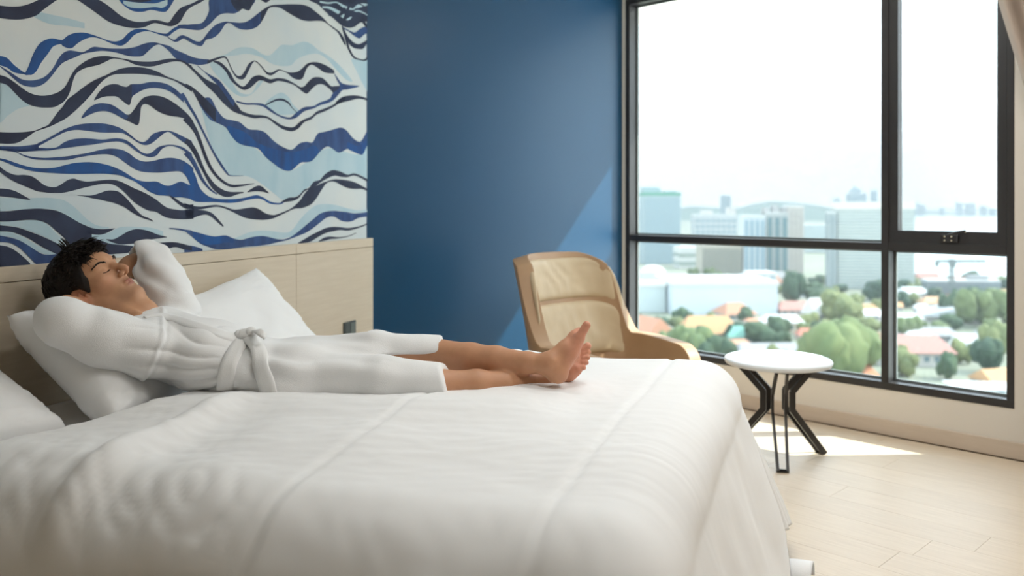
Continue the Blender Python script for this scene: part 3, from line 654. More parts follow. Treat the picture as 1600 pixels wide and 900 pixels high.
MUR = """
L p A -5,690 60,708 120,768 180,828 250,868 150,900 60,960 -5,1000
L p B 250,470 330,450 420,400 480,390 560,400 640,450 700,455 760,400 800,370 880,375 920,360 980,345 1040,365 1100,415 1170,455 1230,500 1300,570 1380,670 1330,660 1250,580 1170,490 1090,445 1000,455 920,490 870,540 780,545 700,520 620,470 500,445 400,460
L p B 1370,490 1430,495 1500,480 1540,430 1540,780 1470,700 1420,600
L p D 130,40 200,140 330,205 420,325 560,370 660,450 780,545 880,560 1000,495 1120,400 1210,380 1300,405 1440,430 1510,340 1545,310 1545,640 1450,600 1390,590 1330,600 1250,565 1200,565 1130,620 1060,670 1000,710 930,770 860,790 800,805 740,760 650,690 560,630 480,605 370,605 320,560 270,480 220,380 180,250 150,130
L r E 0,310,425 120,315,415 240,315,405 340,312,402 440,315,410 520,330,440 590,370,480 660,430,520 720,490,545 800,540,568 900,555,565
L r E 0,512,540 120,505,550 240,497,585 330,503,620 400,540,650 470,610,690 560,690,730
L r E 0,592,625 100,598,640 200,640,690 300,700,750 380,740,780 465,775,782
L r E 730,615,640 800,618,660 900,600,690 980,560,700 1060,550,640 1150,555,612 1250,560,610 1350,590,640
L r F 400,650,660 460,625,655 520,600,645 600,585,632 680,585,640 760,595,655 840,600,640 890,570,625 940,500,585 1000,435,535 1060,385,490 1110,368,450 1180,365,425 1250,375,420 1330,398,430 1420,415,440 1500,410,435 1545,395,425
L p B 200,520 270,520 330,590 390,690 440,760 520,780 560,750 600,680 640,670 560,770 480,800 400,770 320,690 240,600
L p B 660,860 720,800 790,765 850,800 885,860 940,930 800,950 720,920
L r A 180,45,60 300,90,150 420,120,200 560,150,215 700,190,235
N r A 0,45,150 100,55,162 200,45,158 300,8,128 360,-25,80 480,-80,-5 560,-95,-30 640,-70,0 730,-30,60 820,0,125 900,50,180 1000,130,215 1100,175,232 1190,180,226 1270,165,192 1330,172,200 1395,185,217 1440,125,212 1490,68,180 1540,45,95 1588,28,55 1650,-5,25 1690,-30,0
U r A 985,-10,0 1030,-8,50 1100,-5,92 1180,-5,98 1250,-8,82 1350,-5,100 1390,-10,80 1440,-15,0
L r A 1020,5,30 1080,15,62 1180,25,68 1280,28,58 1340,12,66 1385,-5,40
N r A 1040,-15,3 1150,-15,20 1250,-15,5
U r A 0,462,540 60,480,560 120,540,600 200,598,615 215,590,622 240,540,620 265,470,618 300,400,590 340,350,520 400,322,440 440,318,385 500,330,365 520,328,380 560,295,398 600,278,395 640,270,360 700,270,325 760,285,308 830,310,320 900,335,350 960,342,372 1010,325,377 1060,275,345 1110,245,290 1180,238,262 1240,252,260 1300,268,280 1370,278,300 1400,262,295 1440,230,262 1500,205,232 1560,204,238
M p B 222,-20 195,90 160,165 120,195 60,200 0,205 -60,207 -60,232 0,238 60,247 130,246 200,200 270,130 330,110 400,112 440,95 470,73 520,88 542,60 557,-20
N p B 380,-20 400,60 440,95 470,73 520,88 542,60 557,-20
M r A 0,545,552 60,580,600 120,620,655 180,655,700 240,665,717 300,660,718 360,640,695 410,600,650 450,545,600 480,490,560 520,440,520 570,418,495 620,422,475 680,432,448 720,415,438 770,388,430 830,392,422 900,400,425 980,402,440 1050,400,460 1120,388,468 1180,365,462 1230,352,420 1280,350,378 1330,362,372 1400,380,425 1450,410,480 1520,440,520 1588,470,528 1650,485,538 1730,492,526
N r B 180,497,526 200,495,520 260,475,495 320,464,478 350,490,510 380,560,580 420,620,640 460,625,658 490,585,645 520,530,590 560,503,515 590,508,518 630,545,560 670,592,612 710,600,623 750,580,600 780,574,582 840,595,605 880,600,640 930,590,660 970,560,645 1000,530,570 1040,515,535 1090,515,560 1150,535,600 1220,575,608 1230,590,600
N r B 230,505,512 280,510,540 330,550,590 370,600,660 410,670,700 470,715,742 510,690,740 550,640,715 600,622,670 640,630,668 700,655,690 760,645,670 830,655,680 900,690,705 950,720,745 985,710,770 1010,680,772 1050,645,730 1090,638,700 1140,650,700 1200,710,745 1230,712,780 1275,710,775
M p B 1228,605 1262,650 1290,685 1340,700 1440,712 1340,740 1300,745 1250,780 1200,830 1140,865 1190,830 1215,775 1275,720 1250,660
M r D 420,-15,0 500,5,20 570,5,20 640,12,35 700,50,75 760,95,110 820,118,135 870,122,140 920,80,125 980,40,75 1060,30,50 1110,0,25 1180,-25,5 1230,-65,-25 1290,-110,-95
N r B 0,518,530 60,560,585 120,615,650 170,655,705 240,690,770 300,720,840 360,775,895 400,830,925 450,900,945
M r B 100,540,548 160,592,600 220,628,660 280,665,720 330,730,790 380,800,860 410,840,890
N r D 400,0,55 450,60,95 510,90,118 570,103,132 620,105,128 680,118,135 740,155,180 800,190,220 860,205,238 900,200,235 940,165,210 980,140,165 1040,115,140 1085,75,100 1150,50,75 1220,20,40 1260,-10,15 1320,-45,-10
N r B 1240,845,870 1290,805,850 1350,790,835 1420,790,818 1480,805,825 1540,830,860
M p D 200,-40 260,60 320,130 400,150 450,165 520,220 600,228 660,250 720,310 780,355 850,388 890,385 940,340 1000,325 1050,330 1090,260 1140,245 1200,230 1280,208 1330,230 1380,290 1430,325 1460,310 1500,240 1543,210 1543,305 1510,340 1470,425 1440,430 1390,410 1340,385 1300,405 1260,415 1210,380 1170,365 1120,400 1050,480 1000,495 950,500 880,560 830,565 780,545 720,500 660,450 610,390 560,370 480,355 420,325 370,265 330,205 260,170 200,140 140,60 110,-10
U p D 345,195 430,220 510,260 590,330 690,372 780,395 850,410 920,405 1000,385 1060,355 1100,400 1050,478 1000,493 950,498 880,558 830,563 780,543 720,498 660,448 610,388 560,368 480,353 420,323 370,263
U p D 1340,330 1420,360 1480,320 1541,250 1541,305 1510,340 1470,423 1440,428 1390,408 1345,385
N r A 0,620,685 60,640,705 120,680,765 180,725,825 240,765,865 310,788,885 380,790,890 450,775,885 510,745,855 550,700,815 580,640,755 610,590,650 640,555,600 700,510,565 760,480,550 820,466,535 880,463,508 930,470,485 990,480,490 1050,490,505 1120,505,535 1200,510,550 1270,508,548 1340,495,530 1400,485,515 1460,488,508 1520,505,520 1588,545,575
N r C 0,245,340 80,248,343 150,247,332 220,243,293 290,232,243 350,208,222 400,185,205 440,135,188 480,80,168 520,35,148 560,-25,122 620,-70,72 690,-125,5 760,-172,-72 820,-202,-147 880,-227,-202 940,-257,-229 1000,-280,-235 1080,-292,-237 1160,-291,-235 1240,-277,-227 1320,-247,-215 1380,-215,-199 1450,-189,-175 1520,-157,-132 1588,-117,-87
N r B 0,690,710 50,715,740 100,755,830 150,800,905 200,850,960 250,900,1010
N r A 780,825,832 810,775,818 860,720,800 920,697,795 970,697,800 1010,712,830 1050,718,862 1075,700,865 1100,695,790 1160,695,755
M r A 1090,695,800 1160,695,755 1230,680,730 1300,678,728 1380,695,745 1450,735,785 1520,800,850
M s D -30,-75,26 0,-25,26 30,30,24 80,110,20 130,210,16 180,310,16 230,410,16 290,510,20 340,580,14 370,605,8 480,607,3
N p C 675,132 700,85 750,35 800,12 850,6 920,18 980,52 1040,97 1075,97 1110,58 1150,0 1190,-40 1240,-55 1290,-57 1350,-45 1420,-10 1500,48 1560,105 1600,160 1600,195 1540,140 1480,122 1380,105 1300,70 1240,25 1195,14 1168,40 1160,110 1150,172 1130,188 1090,168 1000,125 930,88 860,72 790,82 730,108
M p C 675,132 700,85 750,35 800,12 850,6 920,18 980,52 1040,97 1060,120 1040,140 1000,122 930,86 860,70 790,80 730,106
N s D 0,125,62 50,185,45 90,250,34 130,350,26 170,460,26 220,560,24 290,640,22 370,688,22 450,688,18 540,675,8 570,672,3
M r C 0,360,395 80,362,402 160,362,408 240,355,405 320,342,395
M r C 0,372,395 160,390,408 320,375,400 400,378,398 470,370,388 530,330,378 600,305,370 680,297,358 760,300,350 850,308,335 930,298,325 990,298,325 1050,315,345 1110,360,390 1170,410,430 1220,425,450 1260,410,452 1300,375,435 1340,358,385 1400,350,360 1460,355,370 1520,375,400 1588,425,460
M r C 310,338,362 330,330,356 400,295,318 470,255,280 540,218,245 620,190,228 700,176,232 800,172,245 880,178,250 960,198,250 1020,225,255 1080,268,290 1130,310,325 1180,328,350 1220,310,352 1260,265,335 1310,243,295 1360,235,255 1400,235,245 1450,250,280 1520,285,330 1588,320,350
N s D 0,315,45 40,350,42 90,430,36 130,520,28 170,600,26 230,690,40 300,745,50 360,760,44 430,750,20 480,745,8
N p D 510,742 560,705 600,688 630,695 660,720 690,752 640,740 580,735
M s D 0,415,40 50,470,38 100,560,30 140,640,24 200,715,16 260,760,10
M r C 60,398,402 130,405,412 200,435,445 280,452,470 360,458,476 450,455,477 560,445,475 650,432,455 740,415,440 820,395,430 900,382,430 970,385,452 1030,400,495 1080,430,530 1130,468,560 1190,488,575 1260,485,580 1340,465,580 1420,458,572 1500,475,575 1560,510,640 1600,545,700
U p D 0,500 40,540 80,600 110,690 150,745 210,785 300,800 420,798 500,785 560,770 600,768 650,790 700,820 760,832 800,825 840,800 800,838 750,845 690,835 640,805 590,795 520,805 440,825 350,832 250,825 150,825 80,820 20,790 -60,775 -60,690 0,680 40,692 20,640 -20,560
U r C 0,462,478 60,475,500 130,500,530 200,522,552 280,540,570 370,545,580 450,540,585 530,520,590 610,502,592 700,494,592 780,496,590 860,510,590 930,530,595 1000,560,605 1060,595,630 1110,628,650 1170,650,690 1230,655,735 1300,655,765 1360,685,770 1410,688,775 1450,670,785 1500,655,785 1560,680,795 1600,690,805
N r C 0,532,575 60,575,620 130,600,660 200,600,690 260,610,715 310,640,735 360,680,742 410,698,748 460,700,748 510,675,748 560,642,740 610,630,728 660,645,715 720,655,700 800,648,682 880,640,672 950,642,685 1010,660,725 1060,685,775 1110,710,825 1170,735,865 1230,765,895 1290,802,905 1350,850,940 1400,876,958 1500,891,967 1600,886,963
N r F -10,412,490 60,405,480 110,412,462 170,420,452 220,440,475 260,478,510 300,525,545 315,545,552
N r C 1400,765,772 1440,785,810 1490,820,850 1540,845,880 1600,842,880
N r F -10,355,385 60,378,408 130,385,408 200,375,395 260,372,388 320,385,400 390,408,430 440,408,455 500,398,480 560,392,490 610,408,495 660,440,495 720,455,485 760,448,468 820,425,440 870,402,415 910,370,402 950,330,400 990,270,390 1040,225,365 1080,212,320 1130,190,240 1170,175,190 1230,160,178 1290,162,210 1350,170,235 1410,188,240 1460,215,240 1510,242,262 1543,262,280
N r F 790,345,352 850,312,345 900,308,335 940,290,310 980,245,262 1020,230,242 1060,180,225 1110,165,190 1150,120,165 1200,88,140 1240,85,130 1290,100,140 1340,122,142 1390,110,128 1440,125,145 1490,150,172 1543,180,215
M r F -10,575,585 60,590,640 120,605,690 180,622,715 240,632,735 300,625,740 340,625,740 400,650,730 460,660,722 520,645,715 580,632,712 640,628,705 700,640,695 760,655,680 820,655,668 880,630,648 940,585,625 1000,535,600 1060,485,560 1110,445,520 1170,425,475 1230,420,470 1280,425,500 1330,430,512 1380,440,505 1430,440,480 1490,432,470 1543,425,465
U r F 60,592,640 120,607,688 180,624,700 240,634,700 300,627,690 340,627,680 400,652,690
N r F 930,685,690 990,650,685 1040,620,672 1100,590,635 1160,562,605 1220,552,590 1280,555,580 1340,562,585 1400,555,572 1460,540,552 1520,515,525 1543,500,505
N r F 1100,670,676 1150,640,668 1200,632,655 1260,638,650 1320,632,640 1370,618,625 1410,600,606
M r F -10,705,770 60,710,760 140,735,755
N r E 0,235,300 60,240,305 120,255,312 180,285,322 250,325,330
N r E 640,290,293 700,293,300 760,292,315 820,275,325 880,255,340 930,252,350 980,262,368 1030,300,390 1080,355,425 1130,415,455 1180,460,480 1230,480,495 1265,500,508
N r E 0,425,510 80,422,508 160,412,500 240,405,495 320,402,500 400,408,530 470,420,590 540,450,650 600,485,720 660,520,780 720,548,780 760,575,780
N r E 700,540,600 760,562,612 830,572,618 890,570,600 950,565,568
N r E 0,540,590 80,548,592 160,562,615 240,590,650 320,620,700 400,655,745 470,690,780 540,730,830 600,760,840
M r E 0,625,680 80,640,685 160,665,725 240,710,800 300,750,860 360,780,880 460,780,880 600,760,880
N r E 0,705,890 60,715,885 120,745,880 180,790,875 250,855,870
N r E 720,612,740 760,640,760 820,660,770 900,690,780 980,700,775 1040,705,770 1100,712,760
N r E 880,655,660 940,655,685 1000,625,698 1060,590,695 1120,572,690 1180,575,680 1240,590,660 1300,615,650 1380,635,640
N r E 1200,720,745 1240,710,740 1300,688,728 1380,680,735 1450,680,720 1520,695,740 1588,715,750
M r E 1400,562,570 1470,565,578 1530,575,590 1588,582,605
N p B 1045,-10 1100,40 1150,90 1220,150 1290,210 1350,230 1400,220 1440,190 1500,178 1541,185 1541,-10
L s B 1110,15,14 1180,25,14 1250,20,10 1310,55,22 1370,75,16 1400,75,6
L s B 1390,70,6 1430,50,30 1470,40,24 1510,38,8
L s B 1130,60,14 1190,65,20 1260,100,28 1340,150,36 1380,110,20 1420,90,14 1470,105,10 1510,130,6
M r B 1310,225,240 1350,250,262 1400,268,300 1440,240,318 1480,222,285 1541,228,262
N r B 1320,262,290 1350,310,360 1390,350,395 1430,365,405 1470,350,402 1500,330,360
N s B 1295,215,12 1320,290,20 1350,400,16 1390,470,16 1440,492,10 1490,495,14 1520,440,14 1541,390,14
M r B 0,300,325 60,330,360 110,345,380 140,330,375 170,290,330 210,240,320 250,205,300 290,188,260 330,178,200 370,182,192 410,185,220 450,188,240 500,180,247 550,150,240 600,110,215 640,80,160 680,55,80
N r B 620,100,190 640,80,160 680,55,80 720,42,58 780,38,65 840,35,100 900,35,135 960,38,165 1020,55,175 1080,100,172 1140,150,178 1190,205,212 1230,232,245
N s B 1180,200,8 1230,235,10 1270,270,16 1300,320,22 1320,370,10
M r A 1385,300,308 1440,330,345 1480,300,340 1520,292,318 1588,322,346
N r B 625,-10,0 665,-10,22 700,-10,0
N s B 660,870,8 740,830,16 800,825,18 850,850,14 880,890,6 920,930,4
"""
mur_m = {
    'base': mat('mural_paper', sl_((216, 219, 216)), .75, .25, noise_=(3, sl_((198, 210, 216)), 1.8), bump=(400, .03, .001)),
    'L': mat('mural_pale_wash', sl_((164, 194, 207)), .75, .25, noise_=(4, sl_((190, 209, 216)), 1.3), stretch=(2.5, 2.5, 1)),
    'N': mat('mural_ink_navy', sl_((42, 44, 62)), .7, .25, noise_=(6, sl_((58, 68, 92)), 1.9)),
    'M': mat('mural_mid_navy', sl_((48, 62, 104)), .7, .25, noise_=(7, sl_((64, 92, 140)), 1.8), stretch=(3, 3, 1)),
    'U': mat('mural_ultramarine', sl_((36, 90, 156)), .7, .25, noise_=(6, sl_((48, 70, 116)), 1.8), stretch=(3, 3, 1))}
keys = ['base', 'L', 'N', 'M', 'U']
mv, mf, mi = [], [], []
def mface(pts, key, lay):
    off = -.0285 + .00002 * lay
    q = [wallpt(x, y, off) for x, y in pts]
    a = len(mv); mv.extend(q); mf.append(list(range(a, a + len(q)))); mi.append(keys.index(key))
UL = 2.035                                   # the mural ends in the corner
shapes = []
for ln in MUR.strip().splitlines():
    k, ty, cr, *pp = ln.split()
    pts = [tuple(float(v) for v in q.split(',')) for q in pp]
    ox, oy = CR[cr]
    f = lambda x, y: (min(ox + x / K_, 580.0), oy + y / K_)
    if ty == 'p':
        shapes.append((k, [f(*q) for q in spl(pts, 4, True)]))
    elif ty == 'r':
        s_ = spl(pts, 4)
        a = [f(q[0], q[1]) for q in s_]; b = [f(q[0], q[2]) for q in s_]
        for i in range(len(s_) - 1): shapes.append((k, [b[i], b[i + 1], a[i + 1], a[i]], True))
    else:
        s_ = spl(pts, 5); L_, R_ = [], []
        for i, q in enumerate(s_):
            p0, p1 = s_[max(i - 1, 0)], s_[min(i + 1, len(s_) - 1)]
            dx, dy = p1[0] - p0[0], p1[1] - p0[1]; l = math.hypot(dx, dy) or 1; w = max(q[2], .5) / 2
            L_.append(f(q[0] - dy / l * w, q[1] + dx / l * w)); R_.append(f(q[0] + dy / l * w, q[1] - dx / l * w))
        for i in range(len(s_) - 1): shapes.append((k, [L_[i], L_[i + 1], R_[i + 1], R_[i]], True))
lay = 1; prev = None
for sh in shapes:
    if not (len(sh) == 3 and prev == (sh[0], 3)): lay += 1
    prev = (sh[0], len(sh)); mface(sh[1], sh[0], lay)
# the same print goes on, mirrored, past the left edge and the top of the photograph
o0 = wallpt(.4, 200, -.0285); hb = O_ - ND * .03
n0 = len(mf); v0 = list(mv)
sL = (o0 - hb).dot(HD); zT = wallpt(290, -2, -.03).z
topz = lambda v: zT
for mirror in ((1, 0), (0, 1), (1, 1)):
    base_i = len(mv)
    for v in v0:
        q = v.copy()
        if mirror[0]: s1 = (v - hb).dot(HD); q += HD * (2 * (sL - s1))
        if mirror[1]: q.z = 2 * 2.20 - q.z
        mv.append(q)
    for i in range(n0):
        vs = [mv[base_i + j] for j in mf[i]]
        if mirror[1]:
            if min(v.z for v in vs) < 2.22 or max(v.z for v in vs) > CEIL - .02: continue
        if min((v - hb).dot(HD) for v in vs) < -5.2: continue
        mf.append([base_i + j for j in mf[i]][::-1] if mirror != (1, 1) else [base_i + j for j in mf[i]]); mi.append(mi[i])
HB_TOP = wallpt(300, 394.4, 0).z
a = len(mv)
for s1, z in ((-5.2, .6), (UL - .004, .6), (UL - .004, CEIL - .01), (-5.2, CEIL - .01)):
    mv.append(O_ + ND * -.0290 + HD * s1 + Vector((0, 0, z)))
mf.append([a, a + 1, a + 2, a + 3]); mi.append(0)
me = bpy.data.meshes.new('wave_mural'); me.from_pydata([tuple(v) for v in mv], [], mf)
for k in keys: me.materials.append(mur_m[k])
me.polygons.foreach_set('material_index', mi); me.update()
# drop what falls outside the wall
bm = bmesh.new(); bm.from_mesh(me)
kill = [f for f in bm.faces if all(v.co.z < .9 for v in f.verts) and f.material_index]
bmesh.ops.delete(bm, geom=kill, context='FACES'); bm.to_mesh(me); bm.free()
mural = bpy.data.objects.new('wave_mural', me); COL.objects.link(mural)
tag(mural, 'wallpaper print of navy and blue ink waves above the wooden headboard', 'wallpaper')

# ------------------------------------------------------------------ headboard
MHB = Matrix(((HD.x, ND.x, 0, O_.x), (HD.y, ND.y, 0, O_.y), (0, 0, 1, 0), (0, 0, 0, 1)))   # (s, t, z)
oak = mat('pale_oak_veneer', sl_((214, 201, 180)), .5, .4, noise_=(5, sl_((204, 189, 167)), 1.7), stretch=(1.0, 1.0, 16), objvar=.02)
def hbox(name, q, parent, m=oak, b=.0012):
    bm = bmesh.new(); box(bm, *q, MHB); bmesh.ops.recalc_face_normals(bm, faces=bm.faces)
    if b: bev(bm, b, 1)
    return obj(name, bm, m, parent)
head = empty('headboard', bedP(-.015, 0, 0), 'pale oak panel headboard running under the wave mural', 'headboard')
HBT = HB_TOP; HBE = 2.055
zr = HBT - .048
joints = [-4.2, -2.75, -1.3, .0, 1.285, HBE]
hbox('backing_board', (-4.2, HBE - .004, -.027, -.012, .05, HBT - .004), head, mat('dark_joint', sl_((150, 130, 106)), .7), 0)
for a, b in zip(joints, joints[1:]):
    hbox('panel', (a + .001, b - .001, -.012, 0, .05, zr - .0012), head)
    hbox('top_rail', (a + .001, b - .001, -.028, 0, zr + .0012, HBT), head)
sp = wallpt(545, 514, 0); ss = (sp - O_).dot(HD)
sock_m = mat('charcoal_socket_plastic', sl_((74, 80, 78)), .4, .5)
sock = hbox('socket_plate', (ss - .062, ss + .062, 0, .009, sp.z - .04, sp.z + .04), head, sock_m, .002)
sock['label'] = 'charcoal grey socket plate'
hbox('socket_rocker', (ss - .054, ss - .003, .009, .012, sp.z - .032, sp.z + .032), sock, sock_m, .001)
hbox('socket_insert', (ss + .003, ss + .054, .009, .012, sp.z - .032, sp.z + .032), sock, mat('socket_grey', sl_((104, 112, 108)), .4, .5), .001)
# ------------------------------------------------------------------ bed
def nz(x, y, z=0.0): return noise.noise(Vector((x, y, z)))
linen = mat('white_cotton_linen', (.885, .885, .88), .85, .2, sheen=.15, bump=(900, .06, .0006))
sheet_m = mat('white_cotton_sheet', (.84, .83, .82), .85, .2, bump=(700, .06, .0006))
bed = empty('bed', bedP(1.0, 0, 0), 'king size bed base with mattress under the white duvet', 'bed')
MBD = Matrix(((ND.x, HD.x, 0, O_.x), (ND.y, HD.y, 0, O_.y), (0, 0, 1, 0), (0, 0, 0, 1)))     # (t, s, z)
def bbox(name, q, m, b, seg=3):
    bm = bmesh.new(); box(bm, *q, MBD); bmesh.ops.recalc_face_normals(bm, faces=bm.faces); bev(bm, b, seg)
    return obj(name, bm, m, bed, True)
bbox('bed_base', (.03, 1.97, -.88, .88, .06, .33), mat('grey_bed_base_fabric', sl_((120, 116, 112)), .9, .2), .02)
for t in (.12, 1.88):
    for s in (-.78, .78): obj('leg', lathe(bmesh.new(), bedP(t, s, 0), [(.022, 0), (.03, .07)], 14), black_al, bed)
# mattress wrapped in its sheet
bm = bmesh.new(); NT, NS = 60, 56
g = {}
for i in range(NT + 1):
    for j in range(NS + 1):
        t = .02 + 1.94 * i / NT; s = -.82 + 1.70 * j / NS
        e_ = min(t - .02, 1.96 - t, s + .82, .88 - s)
        z = .335 + .285 * (1 - (1 - min(e_ / .07, 1)) ** 2.2) ** .5
        z += .006 * nz(t * 9, s * 5, 3) + .004 * abs(nz(t * 26, s * 8, 1)) if e_ > .03 else 0
        g[i, j] = bm.verts.new(bedP(t, s, z))
for i in range(NT):
    for j in range(NS): bm.faces.new((g[i, j], g[i + 1, j], g[i + 1, j + 1], g[i, j + 1]))
obj('mattress', bm, sheet_m, bed, True)

# duvet: a sheet laid over the top, the foot and both long sides
TE, SF, SN = 1.955, .79, -.70
ZT = .692
def dstart(s): return .40 + .17 * float(smooth_(-.75, -.25, s)) + .12 * float(smooth_(.1, .7, s))
RF, RN, RFA = .15, .22, .13
def drape(t, s):
    """unfolded duvet point -> world"""
    u = max(0, t - TE); v = max(0, s - SF, SN - s); near = s < 0
    tt = min(t, TE); ss_ = min(max(s, SN), SF)
    top = ZT + .012 * nz(tt * 2.2, ss_ * 2.2, 5) + .006 * nz(tt * 5, ss_ * 5, 9)
    # the sleeper presses a shallow trough into it
    f = min(max((tt - .3) / 1.3, 0), 1); sb = -.17 + .36 * f
    top += (.026 * math.exp(-((ss_ - sb + .26) / .13) ** 2) + .016 * math.exp(-((ss_ - sb) / .16) ** 2)) * (1 - float(smooth_(1.55, 1.75, tt))) * float(smooth_(.45, .8, tt))
    # rolled ridge at the upper end, quilting seams
    rg = math.exp(-((tt - .83 - .02 * nz(ss_ * 2, 1)) / .045) ** 2)
    fade = 1 - float(smooth_(-.42, -.2, ss_))
    top += .036 * rg * fade - .012 * math.exp(-((tt - .95) / .07) ** 2) * fade
    for sm_ in (1.30, 1.86): top -= .007 * math.exp(-((tt - sm_) / .010) ** 2) - .004 * math.exp(-((tt - sm_) / .06) ** 2)
    top -= .022 * float(smooth_(-.3, -.7, ss_))
    # edge of the upper end turns down
    e_ = t - dstart(ss_)
    top -= .045 * max(0, 1 - e_ / .05) ** 2
    # wrinkles
    w1 = nz(tt * 3 + ss_ * 8, ss_ * 30 - tt * 9, 2); w2 = nz(tt * 22 + ss_ * 14, ss_ * 9 - tt * 5, 7)
    wr = (1 - abs(w1)) ** 6 * .0030 * (.3 + math.exp(-((ss_ + .35) / .3) ** 2)) + (1 - abs(w2)) ** 6 * .005 * (math.exp(-((tt - .75) / .3) ** 2) * fade + .5 * math.exp(-((tt - 1.65) / .2) ** 2) * math.exp(-((ss_ - .1) / .4) ** 2))
    top += wr
    r = math.hypot(u, v)
    if r < 1e-6: return bedP(tt, ss_, top)
    cu, cv = u / r, v / r
    Rs = RN if near else RFA
    R = Rs * cv * cv + RF * cu * cu
    fl_ = (.10 * cv * cv + .31 * cu * cu + (0 if near else .30) * cu * cv)
    th = min(r / R, math.pi / 2)
    h = R * math.sin(th); dz = R * (1 - math.cos(th))
    ex = max(0, r - R * math.pi / 2)
    h += ex * fl_; dz += ex * math.sqrt(1 - fl_ * fl_)
    # hanging folds
    along = tt * cv + ss_ * cu
    amp = min(ex / .35, 1)
    fo = .016 * math.sin(along * 17 + 2.2 * nz(along * 3, 4)) * cv + .010 * math.sin(along * 11 + 2.5 * nz(along * 2.5, 8)) * cu
    ca = math.atan2(u, v)
    if u > 0 and v > 0: fo += .03 * math.sin(ca * 8) * math.sin(2 * ca)
    h += amp * fo + .006 * nz(t * 7, s * 7, 4) * min(r / .1, 1)
    # crumples along the near edge
    if near: dz += .010 * (1 - abs(nz(t * 14 + s * 6, s * 9, 3))) ** 4 * math.exp(-((v - .18) / .16) ** 2) * (1 if t < 1.2 else .4)
    z = max(top - dz, .004 + .004 * nz(t * 9, s * 9) ** 2)
    if top - dz < .012: h += (.012 - (top - dz)) * .75
    p = bedP(tt, ss_, 0) + ND * (h * cu) + HD * (h * cv * (-1 if near else 1))
    p.z = z
    return p
ds = .0125
s_lo, s_hi = SN - (RN * math.pi / 2 + .42), SF + (RFA * math.pi / 2 + .40)
nS = int((s_hi - s_lo) / ds); 
verts, faces, idx = [], [], {}
def tmax(s): return TE + RF * math.pi / 2 + .545 - .05 * (float(smooth_(-.75, -.3, s)) - float(smooth_(.2, .7, s))) * 0
def rlim(s):
    v = max(0, s - SF, SN - s)
    return v
nT = 190
cols = []
for j in range(nS + 1):
    s = s_lo + (s_hi - s_lo) * j / nS
    ss_ = min(max(s, SN), SF); t0 = dstart(ss_) + .02 * nz(s * 4, 3)
    v = rlim(s); Rm = (RF * math.pi / 2 + .555) * (1 - .13 * float(smooth_(SF - .30, SF - .02, s)))
    # round off the corner of the cloth so that it does not trail
    t1 = TE + (Rm if v <= 0 else math.sqrt(max(Rm * Rm - (v * .80) ** 2, .0)) )
    if v <= 0:
        t1 -= .05 * math.exp(-((s + .15) / .35) ** 2)
    col = []
    for i in range(nT + 1):
        t = t0 + (t1 - t0) * i / nT
        verts.append(drape(t, s)); col.append(len(verts) - 1)
    cols.append(col)
for j in range(nS):
    for i in range(nT): faces.append((cols[j][i], cols[j][i + 1], cols[j + 1][i + 1], cols[j + 1][i]))
duvet = npobj('duvet', verts, faces, linen)
sm = duvet.modifiers.new('thick', 'SOLIDIFY'); sm.thickness = .018; sm.offset = -1
tag(duvet, 'thick white duvet spread over the bed and hanging to the floor', 'duvet')

# pillows
def pillow(name, c, ex, ey, L_, W_, T_, label, seed, group=None):
    """ex long axis, ey short axis, ez thickness; corners drawn out to points"""
    M = basis(c, ex, ey); n_ = 46; vs, fs = [], []
    for side in (1, -1):
        o0_ = len(vs)
        for i in range(n_ + 1):
            for j in range(n_ + 1):
                a = -1 + 2 * i / n_; b = -1 + 2 * j / n_
                a = math.copysign(abs(a) ** .8, a); b = math.copysign(abs(b) ** .8, b)
                pin = .07
                X = a * (1 - pin * (1 - b * b) * abs(a) ** 3 * 1.0) ; Y_ = b * (1 - pin * 1.4 * (1 - a * a) * abs(b) ** 3)
                th = (max(0, 1 - a ** 4) ** .5) * (max(0, 1 - b ** 4) ** .5)
                th = th ** .85 * (1 - .22 * (a * a + b * b) / 2)
                rip = .010 * nz(a * 3 + seed, b * 3, 2) + .007 * (1 - abs(nz(a * 5 + b * 4 + seed, b * 9 - a * 3, 6))) ** 3 * (.4 + abs(a * b))
                z = side * (T_ / 2 * th + rip * min(1, th * 3))
                vs.append(M @ Vector((X * L_ / 2, Y_ * W_ / 2, z)))
        for i in range(n_):
            for j in range(n_):
                q = (o0_ + i * (n_ + 1) + j, o0_ + (i + 1) * (n_ + 1) + j, o0_ + (i + 1) * (n_ + 1) + j + 1, o0_ + i * (n_ + 1) + j + 1)
                fs.append(q if side > 0 else q[::-1])
    bm = bmesh.new(); V = [bm.verts.new(v) for v in vs]
    for f in fs: bm.faces.new([V[i] for i in f])
    bmesh.ops.remove_doubles(bm, verts=bm.verts, dist=.0004)
    bmesh.ops.recalc_face_normals(bm, faces=bm.faces)
    return tag(obj(name, bm, linen, None, True), label, 'pillow', group)
UPv = Vector((0, 0, 1))
def tilt(d, up, deg): return d * math.cos(math.radians(deg)) + up * math.sin(math.radians(deg))
pillow('pillow', bedP(.275, -.12, .755), HD - ND * .15 - UPv * .10, tilt(-ND, UPv, 34) + HD * .06, .58, .50, .18, 'white pillow under the near elbow, its pointed corner by the headboard', 1)
pillow('pillow', bedP(.21, -.75, .735), HD, tilt(-ND, UPv, 30), .62, .42, .13, 'white pillow lowest on the near side, half under the other one', 5)
pillow('pillow', bedP(.22, .565, .735), tilt(HD, UPv, 9), tilt(-ND, UPv, 46) - HD * .04, .70, .50, .15, 'white pillow with a raised corner standing against the headboard beyond the man', 9)

